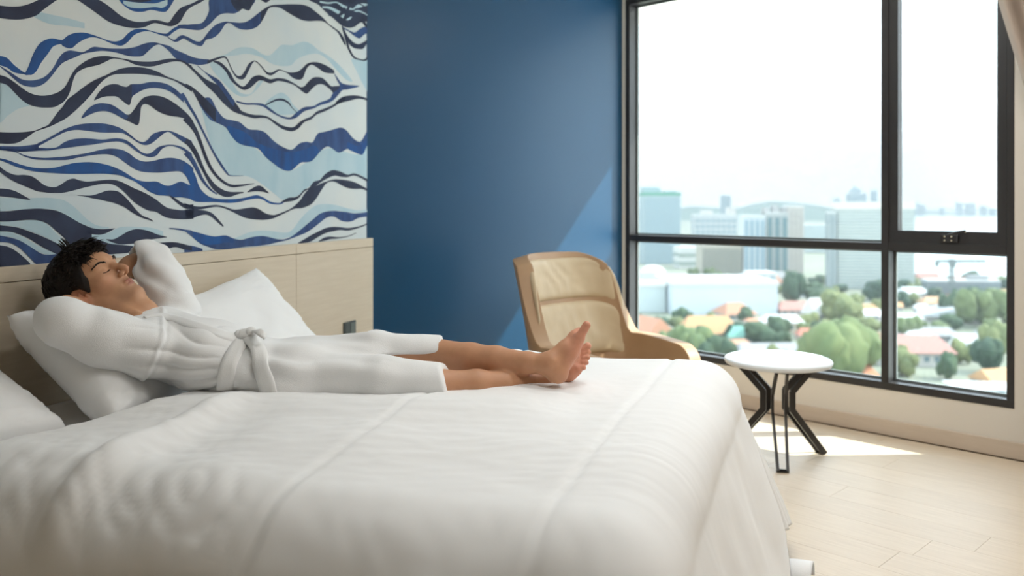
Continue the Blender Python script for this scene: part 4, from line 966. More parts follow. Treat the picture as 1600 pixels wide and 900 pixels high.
# ------------------------------------------------------------------ armchair
FW = Vector((.69, -.72, 0)).normalized(); LT = Vector((-FW.y, FW.x, 0))
CO = Vector((.345, 4.67, 0)); CS = .93
def chP(f, l, z): return CO + FW * f * CS + LT * l * CS + Vector((0, 0, z + .01 * min(1, z / .5)))
chair = empty('armchair', CO, 'beige leather wing armchair in the corner by the window', 'armchair')
tan_l = mat('tan_leather', sl_((176, 143, 110)), .5, .4, noise_=(9, sl_((168, 134, 101)), 1.5), bump=(160, .12, .001))
beige_l = mat('beige_leather', sl_((203, 182, 150)), .5, .4, noise_=(9, sl_((194, 172, 139)), 1.5), bump=(160, .12, .001))
path = [(.60, -.345), (.40, -.375), (.22, -.385), (.09, -.365), (.0, -.27), (-.03, -.13), (-.035, 0), (-.03, .13), (.0, .27), (.09, .365), (.22, .385), (.40, .375), (.60, .345)]
pth = spl(path, 6); NPv = len(pth)
def shell_pt(k, w, off=0.0):
    f, l = pth[k]; v = abs(2 * k / (NPv - 1) - 1)             # 0 middle of the back, 1 arm front
    topz = .955 - .055 * min(1, max(0, (v - .22) / .22)) ** 3 - .375 * float(smooth_(.43, .61, v)) - .03 * float(smooth_(.66, 1, v)) - .09 * max(0, (v - .9) / .1) ** 2
    z = .20 + (topz - .20) * w
    lean = .40 * (1 - float(smooth_(.50, .85, v)))
    f2 = f - lean * max(0, z - .38)
    # wings flare slightly outwards at head height
    l2 = l * (1 + .06 * max(0, z - .45)) * (.86 + .14 * min(1, (z - .1) / .35))
    f2 += .09 * min(1, v / .42) ** 3 * (1 - float(smooth_(.50, .72, v))) * max(0, z - .45) / .45
    return f2, l2, z
vs, fs = [], []; NW = 18
for k in range(NPv):
    for w in range(NW + 1):
        vs.append(chP(*shell_pt(k, w / NW)))
for k in range(NPv - 1):
    for w in range(NW): fs.append((k * (NW + 1) + w, k * (NW + 1) + w + 1, (k + 1) * (NW + 1) + w + 1, (k + 1) * (NW + 1) + w))
sh = npobj('shell', vs, fs, tan_l, chair)
m_ = sh.modifiers.new('thick', 'SOLIDIFY'); m_.thickness = .085; m_.offset = 0
m_ = sh.modifiers.new('round', 'BEVEL'); m_.width = .040; m_.segments = 5; m_.limit_method = 'ANGLE'; m_.angle_limit = math.radians(50)
def pad(name, w0, w1, k0, k1, puff, seed):
    vs, fs = [], []; na, nb = 34, 22
    for side in (0, 1):
        for i in range(na + 1):
            for j in range(nb + 1):
                a = -1 + 2 * i / na; b = -1 + 2 * j / nb
                kk = k0 + (k1 - k0) * i / na; k_ = int(min(kk, NPv - 2)); fr_ = kk - k_
                w = w0 + (w1 - w0) * j / nb
                p = Vector(shell_pt(k_, w)) * (1 - fr_) + Vector(shell_pt(k_ + 1, w)) * fr_
                th = (max(0, 1 - a ** 4) ** .6) * (max(0, 1 - abs(b) ** 7) ** .45)
                wrk = .011 * (1 - abs(nz(a * 4.5 + seed + b * .3, b * .8, 3))) ** 6 * (1 - b * b * .5) * (1 - a * a)
                d_ = .018 + .022 * side * 0 + (puff * th - wrk * (1 if side else 0)) * side
                # push towards the sitter
                nl = -p.y * .9
                vs.append(chP(p.x + d_, p.y + nl * d_, p.z + d_ * .30))
    o1 = (na + 1) * (nb + 1)
    for i in range(na):
        for j in range(nb):
            q = (i * (nb + 1) + j, (i + 1) * (nb + 1) + j, (i + 1) * (nb + 1) + j + 1, i * (nb + 1) + j + 1)
            fs.append(q[::-1]); fs.append(tuple(o1 + x for x in q))
    bm = bmesh.new(); V = [bm.verts.new(v) for v in vs]
    for f in fs: bm.faces.new([V[i] for i in f])
    bmesh.ops.remove_doubles(bm, verts=bm.verts, dist=.001); bmesh.ops.recalc_face_normals(bm, faces=bm.faces)
    return obj(name, bm, beige_l, chair, True)
mid = (NPv - 1) / 2
pad('head_cushion', .655, .965, mid - 19, mid + 19, .050, 1)
pad('back_cushion', .26, .652, mid - 20, mid + 20, .054, 4)
bm = bmesh.new()
MC = Matrix(((FW.x * CS, LT.x * CS, 0, CO.x), (FW.y * CS, LT.y * CS, 0, CO.y), (0, 0, 1, 0), (0, 0, 0, 1)))
box(bm, .06, .60, -.30, .30, .27, .375, MC); bmesh.ops.recalc_face_normals(bm, faces=bm.faces); bev(bm, .045, 4)
obj('seat_cushion', bm, beige_l, chair, True)
bm = bmesh.new(); box(bm, .05, .56, -.31, .31, .20, .28, MC); bmesh.ops.recalc_face_normals(bm, faces=bm.faces); bev(bm, .015, 2)
obj('seat_frame', bm, tan_l, chair)
steel = mat('brushed_steel', (.55, .55, .55), .3, .5, 1)
obj('column', lathe(bmesh.new(), chP(.3, 0, .03), [(.03, 0), (.03, .17), (.09, .175)], 20), steel, chair)
for k in range(4):
    a = math.pi / 4 + k * math.pi / 2
    bm = bmesh.new(); tube(bm, [chP(.3, 0, .05), chP(.3 + .17 * math.cos(a), .17 * math.sin(a), .035), chP(.3 + .31 * math.cos(a), .31 * math.sin(a), .014)], [.022, .018, .013], 10)
    obj('leg', bm, steel, chair, True)

# ------------------------------------------------------------------ round side table
TC = Vector((1.308, 4.252, 0)); TH = .490; TR = .257
table = empty('side_table', TC, 'small round table with a white top and black wire legs by the window', 'table')
prof = [(TR - .02, -.030), (TR - .006, -.026), (TR, -.016), (TR, -.010), (TR - .004, -.003), (TR - .012, 0)]
bm = bmesh.new(); lathe(bm, (TC.x, TC.y, TH), prof, 72)
top = obj('table_top', bm, mat('white_stone_top', sl_((240, 242, 242)), .28, .5, noise_=(5, sl_((226, 230, 232)), 1.8)), table, True)
try: top.data.set_sharp_from_angle(angle=math.radians(40))
except Exception: pass
iron = mat('black_powder_coated_steel', sl_((40, 36, 34)), .4, .5)
bm = bmesh.new(); lathe(bm, (TC.x, TC.y, TH - .038), [(.17, 0), (.17, .008)], 32); obj('mounting_plate', bm, iron, table)
feet = [Vector((1.262, 4.033, 0)), Vector((1.530, 4.318, 0)), Vector((1.128, 4.402, 0))]
for fp in feet:
    d_ = (fp - TC); d_.z = 0; r_ = d_.length; d_.normalize(); sd = Vector((-d_.y, d_.x, 0))
    def bar_pt(sgn, k):
        rr, zz, w_ = ((.205, TH - .034, .024), (.062, .325, .030), (.062, .235, .030), (r_ + .02, .006, .022))[k]
        return TC + d_ * rr + sd * (sgn * w_) + Vector((0, 0, zz))
    bm = bmesh.new()
    for sgn in (-1, 1):
        for k in range(3):
            a, b = bar_pt(sgn, k), bar_pt(sgn, k + 1)
            ax = (b - a).normalized(); Mb = basis((a + b) / 2, ax, sd)
            box(bm, -(b - a).length / 2 - .004, (b - a).length / 2 + .004, -.006, .006, -.015, .015, Mb)
    a, b = bar_pt(-1, 3), bar_pt(1, 3); Mb = basis((a + b) / 2, sd, d_)
    box(bm, -(b - a).length / 2 - .004, (b - a).length / 2 + .004, -.011, .011, -.006, .002, Mb)
    lg = obj('leg', bm, iron, table)
    bm = bmesh.new(); Mb = basis((a + b) / 2, sd, d_)
    box(bm, -.026, .026, -.013, .013, -.006, -.004, Mb); obj('foot_pad', bm, mat('dark_rubber', (.02, .02, .02), .8), lg)

# ------------------------------------------------------------------ curtain tied back at the right of the window
cur_m = mat('taupe_curtain_fabric', sl_((176, 160, 146)), .85, .2, sheen=.2, bump=(500, .12, .001))
def curtain_edge(z):
    q = 1.62 - z
    return .140 - .36 * float(smooth_(2.9, .95, z)) if z > .95 else -.255 + .11 * float(smooth_(.95, .2, z))
vs, fs = [], []; nz_, nt_ = 60, 90
for i in range(nz_ + 1):
    z = .015 + (2.70 - .015) * i / nz_
    e0 = curtain_edge(z); wid = .62 - .46 * math.exp(-((z - .95) / .55) ** 2)
    for j in range(nt_ + 1):
        q = j / nt_; t = e0 - wid * q
        d_ = -.12 - (.030 + .035 * wid) * math.sin(q * 2 * math.pi * 6 + .6 * math.sin(z * 2)) * (.35 + .65 * min(1, q * 5)) - .03 * math.exp(-((z - .95) / .3) ** 2)
        vs.append(WP(t, d_, z))
for i in range(nz_):
    for j in range(nt_): fs.append((i * (nt_ + 1) + j, i * (nt_ + 1) + j + 1, (i + 1) * (nt_ + 1) + j + 1, (i + 1) * (nt_ + 1) + j))
curt = empty('curtain', WP(-.3, -.12, 0), 'taupe curtain drawn aside at the right of the window', 'curtain')
cc = npobj('cloth', vs, fs, cur_m, curt); m_ = cc.modifiers.new('thick', 'SOLIDIFY'); m_.thickness = .003
bm = bmesh.new(); pts = [WP(-.255 - .08 + .115 * math.cos(a), -.125 + .085 * math.sin(a), .95 + .01 * math.sin(a)) for a in [2 * math.pi * k / 24 for k in range(24)]]
tube(bm, pts, .028, 8, True); obj('tieback', bm, mat('dark_brown_tieback', sl_((84, 72, 66)), .8), curt, True)
bm = bmesh.new(); tube(bm, [WP(.15, -.12, 2.72), WP(-.9, -.12, 2.72)], .012, 10); obj('rail', bm, black_al, curt)

# ------------------------------------------------------------------ slippers
slip_m = mat('white_terry_slipper', (.85, .85, .85), .9, .2, bump=(350, .4, .002))
def slipper(c, yaw, label):
    root = empty('slipper', c, label, 'slipper', 'white slippers at the foot of the bed')
    M = Matrix.Translation(c) @ Matrix.Rotation(yaw, 4, 'Z')
    outl = []
    for k in range(40):
        a = 2 * math.pi * k / 40; x = .14 * math.cos(a); y = (.052 - .010 * (x < 0) + .006 * math.cos(2 * a)) * math.sin(a); outl.append((x, y))
    bm = bmesh.new(); lo = [bm.verts.new(M @ Vector((x, y, 0.001))) for x, y in outl]; hi = [bm.verts.new(M @ Vector((x, y, .012))) for x, y in outl]
    bm.faces.new(lo[::-1]); bm.faces.new(hi)
    for k in range(40): bm.faces.new((lo[k], lo[(k + 1) % 40], hi[(k + 1) % 40], hi[k]))
    obj('sole', bm, slip_m, root)
    vs, fs = [], []; na, nb = 14, 18
    for i in range(na + 1):
        x = .0 + .138 * i / na; hw = .056 * math.sqrt(max(0, 1 - max(0, (x - .04) / .1) ** 2.4)) + .001; hh = .052 * math.sqrt(max(0, 1 - (x / .14) ** 3)) + .004
        for j in range(nb + 1):
            a = math.pi * j / nb; vs.append(M @ Vector((x, hw * math.cos(a), .010 + hh * math.sin(a))))
    for i in range(na):
        for j in range(nb): fs.append((i * (nb + 1) + j, (i + 1) * (nb + 1) + j, (i + 1) * (nb + 1) + j + 1, i * (nb + 1) + j + 1))
    o = npobj('upper', vs, fs, slip_m, root); m_ = o.modifiers.new('thick', 'SOLIDIFY'); m_.thickness = .008; m_.offset = -1
slipper(Vector((.985, 2.83, 0)), math.radians(155), 'white terry slipper farther from the bed on the floor, toe towards the bed')
slipper(Vector((.875, 2.78, 0)), math.radians(165), 'white terry slipper closest to the hanging duvet')
# ------------------------------------------------------------------ implicit surfaces for the sleeper
class Field:
    def __init__(s, xs, ys, zs):
        s.ax = [np.asarray(a, np.float32) for a in (xs, ys, zs)]
        s.F = np.full([len(a) for a in s.ax], .2, np.float32)
    def _sub(s, lo, hi, pad):
        sl = []
        for a, l, h in zip(s.ax, lo, hi):
            i0 = max(int(np.searchsorted(a, l - pad)) - 1, 0); i1 = min(int(np.searchsorted(a, h + pad)) + 1, len(a))
            if i1 - i0 < 1: return None
            sl.append(slice(i0, i1))
        return tuple(sl)
    def op(s, lo, hi, fn, k=.01, mode='u', pad=None):
        sb = s._sub(lo, hi, (pad if pad is not None else k + .03))
        if sb is None: return
        X, Y, Z = np.meshgrid(*[a[q] for a, q in zip(s.ax, sb)], indexing='ij', sparse=True)
        d = fn(X, Y, Z).astype(np.float32); F = s.F[sb]
        if mode == 'u':
            h = np.clip(.5 + .5 * (F - d) / k, 0, 1); s.F[sb] = F * (1 - h) + d * h - k * h * (1 - h)
        else:
            h = np.clip(.5 - .5 * (F + d) / k, 0, 1); s.F[sb] = F * (1 - h) - d * h + k * h * (1 - h)
    def cone(s, a, b, ra, rb, k=.01, mode='u'):
        a = np.array(a, float); b = np.array(b, float); m = max(ra, rb)
        def fn(X, Y, Z):
            d = b - a; L2 = d @ d + 1e-12
            t = np.clip(((X - a[0]) * d[0] + (Y - a[1]) * d[1] + (Z - a[2]) * d[2]) / L2, 0, 1)
            return np.sqrt((X - a[0] - d[0] * t) ** 2 + (Y - a[1] - d[1] * t) ** 2 + (Z - a[2] - d[2] * t) ** 2) - (ra + (rb - ra) * t)
        s.op(np.minimum(a, b) - m, np.maximum(a, b) + m, fn, k, mode)
    def chain(s, pts, k=.01, mode='u'):
        for p, q in zip(pts, pts[1:]): s.cone(p[0], q[0], p[1], q[1], k, mode)
    def ecap(s, a, b, side, wa, ta, wb, tb, k=.02, mode='u'):
        """tapered capsule of elliptic section: half width along side, half thickness across"""
        a = np.array(a, float); b = np.array(b, float); d = b - a; L = np.linalg.norm(d); d /= L
        u = np.array(side, float); u -= d * (u @ d); u /= np.linalg.norm(u); v = np.cross(d, u); m = max(wa, wb, ta, tb)
        def fn(X, Y, Z):
            x, y, z = X - a[0], Y - a[1], Z - a[2]
            h = x * d[0] + y * d[1] + z * d[2]; t = np.clip(h / L, 0, 1)
            w = wa + (wb - wa) * t; th = ta + (tb - ta) * t
            pu = x * u[0] + y * u[1] + z * u[2]; pv = x * v[0] + y * v[1] + z * v[2]
            ax = (h - t * L) / np.minimum(w, th)
            return (np.sqrt((pu / w) ** 2 + (pv / th) ** 2 + ax * ax) - 1) * np.minimum(w, th)
        s.op(np.minimum(a, b) - m, np.maximum(a, b) + m, fn, k, mode)
    def ell(s, M, c, r, k=.01, mode='u'):
        """ellipsoid at c with radii r in the frame M (3x3 rows = axes, 4th = origin)"""
        R, o = M; c = np.array(c, float); r = np.array(r, float); w = o + R.T @ c
        def fn(X, Y, Z):
            x, y, z = X - w[0], Y - w[1], Z - w[2]
            q = [(R[i, 0] * x + R[i, 1] * y + R[i, 2] * z) / r[i] for i in range(3)]
            k0 = np.sqrt(q[0] ** 2 + q[1] ** 2 + q[2] ** 2)
            return (k0 - 1) * r.min() if r.min() > .6 * r.max() else (k0 - 1) * k0 / (np.sqrt((q[0] / r[0]) ** 2 + (q[1] / r[1]) ** 2 + (q[2] / r[2]) ** 2) + 1e-9)
        m = r.max(); s.op(w - m, w + m, fn, k, mode)
    def mesh(s):
        F = s.F; n0, n1, n2 = F.shape; ins = F < 0
        c = np.zeros((n0 - 1, n1 - 1, n2 - 1), np.uint8)
        for i in (0, 1):
            for j in (0, 1):
                for k in (0, 1): c += ins[i:n0 - 1 + i, j:n1 - 1 + j, k:n2 - 1 + k]
        act = np.argwhere((c > 0) & (c < 8)); idx = np.full(c.shape, -1, np.int32); idx[tuple(act.T)] = np.arange(len(act))
        cor = [(i, j, k) for i in (0, 1) for j in (0, 1) for k in (0, 1)]
        val = np.stack([F[act[:, 0] + i, act[:, 1] + j, act[:, 2] + k] for i, j, k in cor], 1)
        acc = np.zeros((len(act), 3)); cnt = np.zeros(len(act))
        for p in range(8):
            for q in range(p + 1, 8):
                if sum(abs(np.array(cor[p]) - cor[q])) != 1: continue
                cr = (val[:, p] < 0) != (val[:, q] < 0); t = val[:, p] / np.where(cr, val[:, p] - val[:, q], 1)
                pt = np.array(cor[p]) + np.outer(t, np.array(cor[q]) - np.array(cor[p])); acc[cr] += pt[cr]; cnt[cr] += 1
        pos = act + acc / cnt[:, None]
        V = np.stack([np.interp(pos[:, a], np.arange(len(s.ax[a])), s.ax[a]) for a in range(3)], 1)
        fs = []
        for a in range(3):
            sl0 = [slice(None)] * 3; sl1 = [slice(None)] * 3; sl0[a] = slice(0, -1); sl1[a] = slice(1, None)
            cr = ins[tuple(sl0)] != ins[tuple(sl1)]
            e_ = np.argwhere(cr); b, c_ = (a + 1) % 3, (a + 2) % 3
            ok = (e_[:, b] > 0) & (e_[:, c_] > 0) & (e_[:, b] < F.shape[b] - 1) & (e_[:, c_] < F.shape[c_] - 1); e_ = e_[ok]
            q = []
            for db, dc in ((-1, -1), (0, -1), (0, 0), (-1, 0)):
                w = e_.copy(); w[:, b] += db; w[:, c_] += dc; q.append(idx[tuple(w.T)])
            q = np.stack(q, 1); flip = ~ins[tuple(e_.T)]
            q[flip] = q[flip][:, ::-1]; fs.append(q)
        return V, np.concatenate(fs)
def vnormals(V, Fc):
    n = np.zeros_like(V); a, b, c, d = (V[Fc[:, i]] for i in range(4)); fn = np.cross(c - a, d - b)
    for i in range(4): np.add.at(n, Fc[:, i], fn)
    return n / (np.linalg.norm(n, axis=1, keepdims=True) + 1e-12)
def smooth_mesh(V, Fc, it=2, lam=.5):
    for _ in range(it):
        acc = np.zeros_like(V); cnt = np.zeros(len(V))
        for i in range(4):
            for j in (1, 3): np.add.at(acc, Fc[:, i], V[Fc[:, (i + j) % 4]]); np.add.at(cnt, Fc[:, i], 1)
        V = V + lam * (acc / np.maximum(cnt, 1)[:, None] - V)
    return V
def varr(*segs):
    out = []
    for a, b, st in segs: out.extend(np.arange(a, b, st))
    return np.array(out)
def A(x, y, Y): return np.array(P(x, y, Y))

# ------------------------------------------------------------------ the man asleep on the bed: body
hf = np.array([.68, -.22, .69]); hf /= np.linalg.norm(hf)
hu = np.array([-.72, -.06, .69]); hu -= hf * (hu @ hf); hu /= np.linalg.norm(hu)
hr = np.cross(hf, hu)                                   # his right, towards the camera
HC = A(148, 447, 2.70)
HM = (np.array([hr, hf, hu]), HC)                       # head frame: right, forward, up
def hp(r, f, u): return HC + hr * r + hf * f + hu * u
x0 = A(40, 0, 2.7)[0]; xh = A(245, 0, 2.7)[0]; xk = A(560, 0, 2.6)[0]; xa = A(835, 0, 2.6)[0]; xe = A(945, 0, 2.6)[0]
bod = Field(varr((x0, xh, .0026), (xh, xk, .009), (xk, xa, .006), (xa, xe, .0024)), np.arange(2.33, 3.10, .0036), np.arange(.66, 1.20, .0032))
# skull, face
def HE_(c, r, k=.012, mode='u'): bod.ell(HM, c, r, k, mode)
HE_((0, -.012, .035), (.076, .096, .086), .01)
HE_((0, .030, -.035), (.060, .062, .080), .03)
HE_((0, .045, .030), (.062, .052, .050), .03)
for s_ in (1, -1):
    bod.chain([(hp(.056 * s_, -.004, -.045), .018), (hp(.048 * s_, .022, -.086), .017), (hp(.014 * s_, .076, -.112), .016)], .022)
    HE_((.045 * s_, .058, -.020), (.022, .022, .020), .022)
    bod.cone(hp(.012 * s_, .0915, .022), hp(.046 * s_, .077, .027), .0085, .0080, .012)
HE_((0, .084, -.110), (.021, .016, .015), .014)
HE_((0, .070, -.078), (.030, .024, .026), .02)
for s_ in (1, -1): HE_((.032 * s_, .101, .000), (.019, .017, .012), .012, 's')
for s_ in (1, -1): HE_((.032 * s_, .0725, -.001), (.0185, .0165, .0135), .005)
bod.chain([(hp(0, .088, .016), .0085), (hp(0, .099, -.004), .0082), (hp(0, .113, -.026), .0090), (hp(0, .1185, -.036), .0102)], .010)
for s_ in (1, -1):
    HE_((.0130 * s_, .1025, -.0405), (.0085, .0115, .0078), .005)
    HE_((.0070 * s_, .1105, -.0490), (.0038, .0058, .0042), .002, 's')
HE_((0, .0915, -.0665), (.021, .0100, .0058), .005)
HE_((0, .0900, -.0775), (.018, .0100, .0068), .005)
HE_((0, .1005, -.0715), (.021, .0060, .0016), .0025, 's')
HE_((0, .0975, -.0570), (.0035, .006, .007), .004, 's')
for s_ in (1, -1): HE_((.026 * s_, .0935, -.072), (.004, .006, .004), .006, 's')
for s_ in (1, -1):       # ears
    ec = np.array([.076 * s_, -.004, -.014])
    EM_r = np.array([hr * s_ * .90 + hf * .42, hf * .90 - hr * .42 * s_, hu]); EM_r = np.array([v / np.linalg.norm(v) for v in EM_r])
    EM = (EM_r, hp(*ec))
    bod.ell(EM, (0, -.006, .006), (.0070, .0205, .031), .004)
    bod.ell(EM, (.001, .004, -.020), (.006, .011, .013), .006)
    bod.ell(EM, (.009, .000, .005), (.0085, .0125, .0205), .003, 's')
    bod.ell(EM, (.006, -.002, .006), (.004, .007, .012), .003)
    bod.ell(EM, (.006, .014, -.004), (.005, .005, .007), .004)
# neck and throat
C7 = A(212, 505, 2.70)
bod.cone(hp(0, -.015, -.055), C7, .058, .066, .03)
bod.cone(hp(0, .028, -.085), A(222, 492, 2.69), .040, .050, .03)
bod.cone(hp(.035, .0, -.07), A(215, 497, 2.62), .022, .020, .02)
HE_((0, .052, -.125), (.012, .012, .014), .02)
# trunk (under the robe)
T1, T2, T3 = A(240, 535, 2.69), A(335, 560, 2.66), A(455, 584, 2.64)
sd_ = (0, 1, 0)
bod.ecap(T1, T2, sd_, .140, .078, .120, .065, .04)
bod.ecap(T2, T3, sd_, .120, .065, .130, .062, .04)
# near arm: shoulder, elbow out to the left, hand under the head
SN_, EN_, WN_ = A(222, 542, 2.53), A(86, 500, 2.43), A(104, 475, 2.575)
bod.chain([(SN_, .052), (EN_, .038)], .02); bod.chain([(EN_, .036), (WN_, .026)], .015)
def hand(w, d, nrm, s_, curl=.5, flat=False, k=.006):
    """w wrist, d towards the fingers, nrm out of the back of the hand, s_ side of the thumb (+1/-1)"""
    d = d / np.linalg.norm(d); n = nrm - d * (nrm @ d); n /= np.linalg.norm(n); sd = np.cross(d, n) * s_
    bod.chain([(w, .024), (w + d * .03, .022)], .01)
    for q in (-.024, -.008, .009, .025): bod.cone(w + d * .02 + sd * q * .7, w + d * .088 + sd * q, .013, .0115, .010)
    for q, L, r in ((.029, .072, .0088), (.010, .082, .0092), (-.010, .077, .0088), (-.028, .060, .0078)):
        b0 = w + d * .088 + sd * q; ang = 0; p = b0
        for i, fr in enumerate((.44, .31, .25)):
            ang += curl * (.5, .8, .6)[i]
            dv = d * math.cos(ang) - n * math.sin(ang) + sd * q * 1.2; dv /= np.linalg.norm(dv)
            p2 = p + dv * L * fr; bod.cone(p, p2, r * (1 - .08 * i), r * (.94 - .1 * i), .0035); p = p2
    tb = w + d * .025 + sd * .026
    t1 = tb + (d * .6 + sd * .75 - n * .2) * .042; t2 = t1 + (d * .85 + sd * .35 - n * .3) * .034; t3 = t2 + (d * .9 + sd * .1 - n * .4) * .026
    bod.chain([(tb, .014), (t1, .0115), (t2, .010), (t3, .0085)], .006)
hand(WN_, A(152, 487, 2.70) - WN_, np.array([.45, -.75, -.35]), 1, .30)
# far arm, forearm bare, hand behind the head
SF_, EF_, WF_ = A(272, 492, 2.86), A(236, 402, 3.00), A(168, 440, 2.92)
bod.chain([(SF_, .050), (EF_, .037)], .02); bod.chain([(EF_, .037), (A(205, 416, 2.965), .036), (WF_, .025)], .015)
hand(WF_, A(120, 455, 2.84) - WF_, np.array([0, .8, -.3]), 1, .35)
# legs
KN, AN = A(690, 602, 2.53), A(850, 596, 2.63)
KF, AF = A(672, 552, 2.72), A(853, 569, 2.565)
bod.chain([(A(478, 590, 2.57), .062), (A(600, 596, 2.54), .048), (KN, .044)], .03)
bod.chain([(KN, .043), (A(745, 600, 2.55), .041), (A(790, 600, 2.58), .036), (A(835, 598, 2.62), .026), (AN, .026)], .015)
bod.chain([(A(478, 574, 2.74), .060), (A(590, 558, 2.735), .050), (A(640, 552, 2.72), .047), (KF, .046)], .03)
bod.chain([(KF, .046), (A(735, 560, 2.665), .0465), (A(775, 563, 2.63), .042), (A(825, 567, 2.585), .031), (AF, .029)], .015)
bod.cone(A(668, 543, 2.71), A(692, 549, 2.70), .028, .026, .02)         # kneecap
# left foot, crossed over, sole to the right, toes up
bod.chain([(AF, .030), (A(868, 583, 2.56), .026), (A(874, 586, 2.56), .024)], .015)
bod.cone(A(862, 566, 2.545), A(858, 570, 2.540), .016, .014, .012)       # ankle bone
bod.chain([(A(862, 562, 2.565), .027), (A(884, 545, 2.58), .024), (A(899, 527, 2.60), .019), (A(906, 519, 2.61), .015)], .016)
bod.chain([(A(874, 580, 2.56), .024), (A(893, 552, 2.565), .018), (A(905, 529, 2.570), .017)], .014)
bod.chain([(A(874, 582, 2.58), .022), (A(896, 555, 2.615), .016), (A(905, 533, 2.635), .015)], .014)
bod.chain([(A(906, 526, 2.568), .0145), (A(913, 514, 2.566), .0115), (A(916.5, 508, 2.566), .0125)], .006)
for q, (bx, by, tx, ty, yy, r) in enumerate(((906, 522, 915, 510.5, 2.592, .0090), (906, 524, 915, 514, 2.611, .0085), (906, 528, 914, 518.5, 2.629, .0080), (904, 533, 911.5, 525, 2.645, .0075))):
    bod.chain([(A(bx, by, yy), r * 1.05), (A((bx + tx) / 2 + 1, (by + ty) / 2 - 1, yy), r * .9), (A(tx, ty, yy), r)], .004)
# right foot behind it, toes to the right
bod.chain([(AN, .028), (A(864, 592, 2.65), .026)], .015)
bod.chain([(A(862, 584, 2.65), .028), (A(884, 574, 2.665), .024), (A(899, 566, 2.675), .020)], .015)
bod.chain([(A(866, 593, 2.655), .024), (A(890, 584, 2.655), .020), (A(901, 578, 2.652), .017)], .014)
bod.chain([(A(890, 565, 2.68), .018), (A(903, 554, 2.69), .0165)], .012)
for bx, by, tx, ty, yy, r in ((904, 553, 918, 541, 2.690, .0125), (905, 559, 919, 550.5, 2.682, .0092), (905, 565, 918, 558.5, 2.672, .0088), (904, 571, 916, 566.5, 2.662, .0084), (902, 578, 912, 574.5, 2.650, .0080)):
    bod.chain([(A(bx, by, yy), r * 1.1), (A((bx + tx) / 2, (by + ty) / 2 - 1.5, yy), r * .88), (A(tx, ty, yy), r)], .004)
BV, BF = bod.mesh(); BV = smooth_mesh(BV, BF, 1, .4)
# skin tone by place: lips, stubble, brows shade, soles
loc = (BV - HC) @ np.array([hr, hf, hu]).T
skin = np.tile(np.array(sl_((205, 156, 121))), (len(BV), 1))
def blend(m, c): 
    global skin
    skin = skin * (1 - m[:, None]) + np.array(sl_(c)) * m[:, None]
def blob(c, r, p=2.0): return np.exp(-(((loc - np.array(c)) / np.array(r)) ** 2).sum(1) ** (p / 2))
hd_ = np.exp(-np.maximum(0, np.linalg.norm(loc, axis=1) - .14) / .02)
st = np.clip(blob((0, .06, -.10), (.065, .05, .030), 4) + blob((0, .095, -.057), (.028, .02, .008), 4), 0, 1) * hd_
blend(st * .42, (120, 92, 78))
for s_ in (1, -1):
    blend(blob((.045 * s_, .07, -.03), (.02, .03, .02)) * .25, (206, 120, 96))
    blend(blob((.080 * s_, -.004, -.010), (.02, .03, .035), 4) * .4, (206, 116, 92))
blend(blob((0, .11, -.036), (.014, .02, .014)) * .3, (202, 122, 98))
lip = np.maximum(blob((0, .097, -.0665), (.021, .02, .0052), 6), blob((0, .097, -.0775), (.018, .02, .0062), 6))
blend(np.clip(lip, 0, 1) * .75, (156, 84, 78))
fx_ = BV[:, 0]
sole = smooth_(A(862, 0, 2.6)[0], A(905, 0, 2.6)[0], fx_)
blend(sole * .55, (226, 150, 128))
leg_ = smooth_(A(560, 0, 2.6)[0], A(640, 0, 2.6)[0], fx_) * (1 - sole)
blend(leg_ * .35, (188, 132, 98))
man = empty('person', bedP(1.0, -.05, .70), 'man in a white bathrobe lying asleep on the bed with both hands behind his head', 'person')
skin_m = mat('skin', (1, 1, 1), .5, .4, attr='Col', noise_=(60, (.90, .88, .86), 1.5), bump=(260, .10, .001), sss=.12)
body = npobj('body', BV, BF, skin_m, man)
ca = body.data.color_attributes.new('Col', 'FLOAT_COLOR', 'POINT')
ca.data.foreach_set('color', np.concatenate([skin, np.ones((len(skin), 1))], 1).astype(np.float32).ravel())
# ------------------------------------------------------------------ bathrobe
terry = mat('white_terry_robe', (.87, .87, .865), .95, .1, sheen=.3, bump=(420, .45, .0022))
rx0, rx1, rx2 = A(35, 0, 2.6)[0], A(270, 0, 2.6)[0], A(720, 0, 2.6)[0]
rob = Field(varr((rx0, rx2, .0052)), np.arange(2.30, 3.16, .0056), np.arange(.64, 1.20, .0050))
R1, R2, R3 = A(244, 534, 2.69), A(335, 558, 2.66), A(455, 582, 2.64)
rob.ecap(R1, R2, sd_, .185, .108, .160, .094, .05)
rob.ecap(R2, A(392, 572, 2.65), sd_, .160, .094, .158, .080, .05)
rob.ecap(A(392, 572, 2.65), A(470, 584, 2.64), sd_, .158, .080, .180, .090, .05)
# near sleeve
rob.chain([(A(226, 547, 2.535), .086), (A(160, 528, 2.48), .078), (A(100, 506, 2.425), .066), (A(86, 500, 2.43), .058)], .03)
rob.chain([(A(88, 495, 2.43), .056), (A(99, 488, 2.50), .042)], .02)
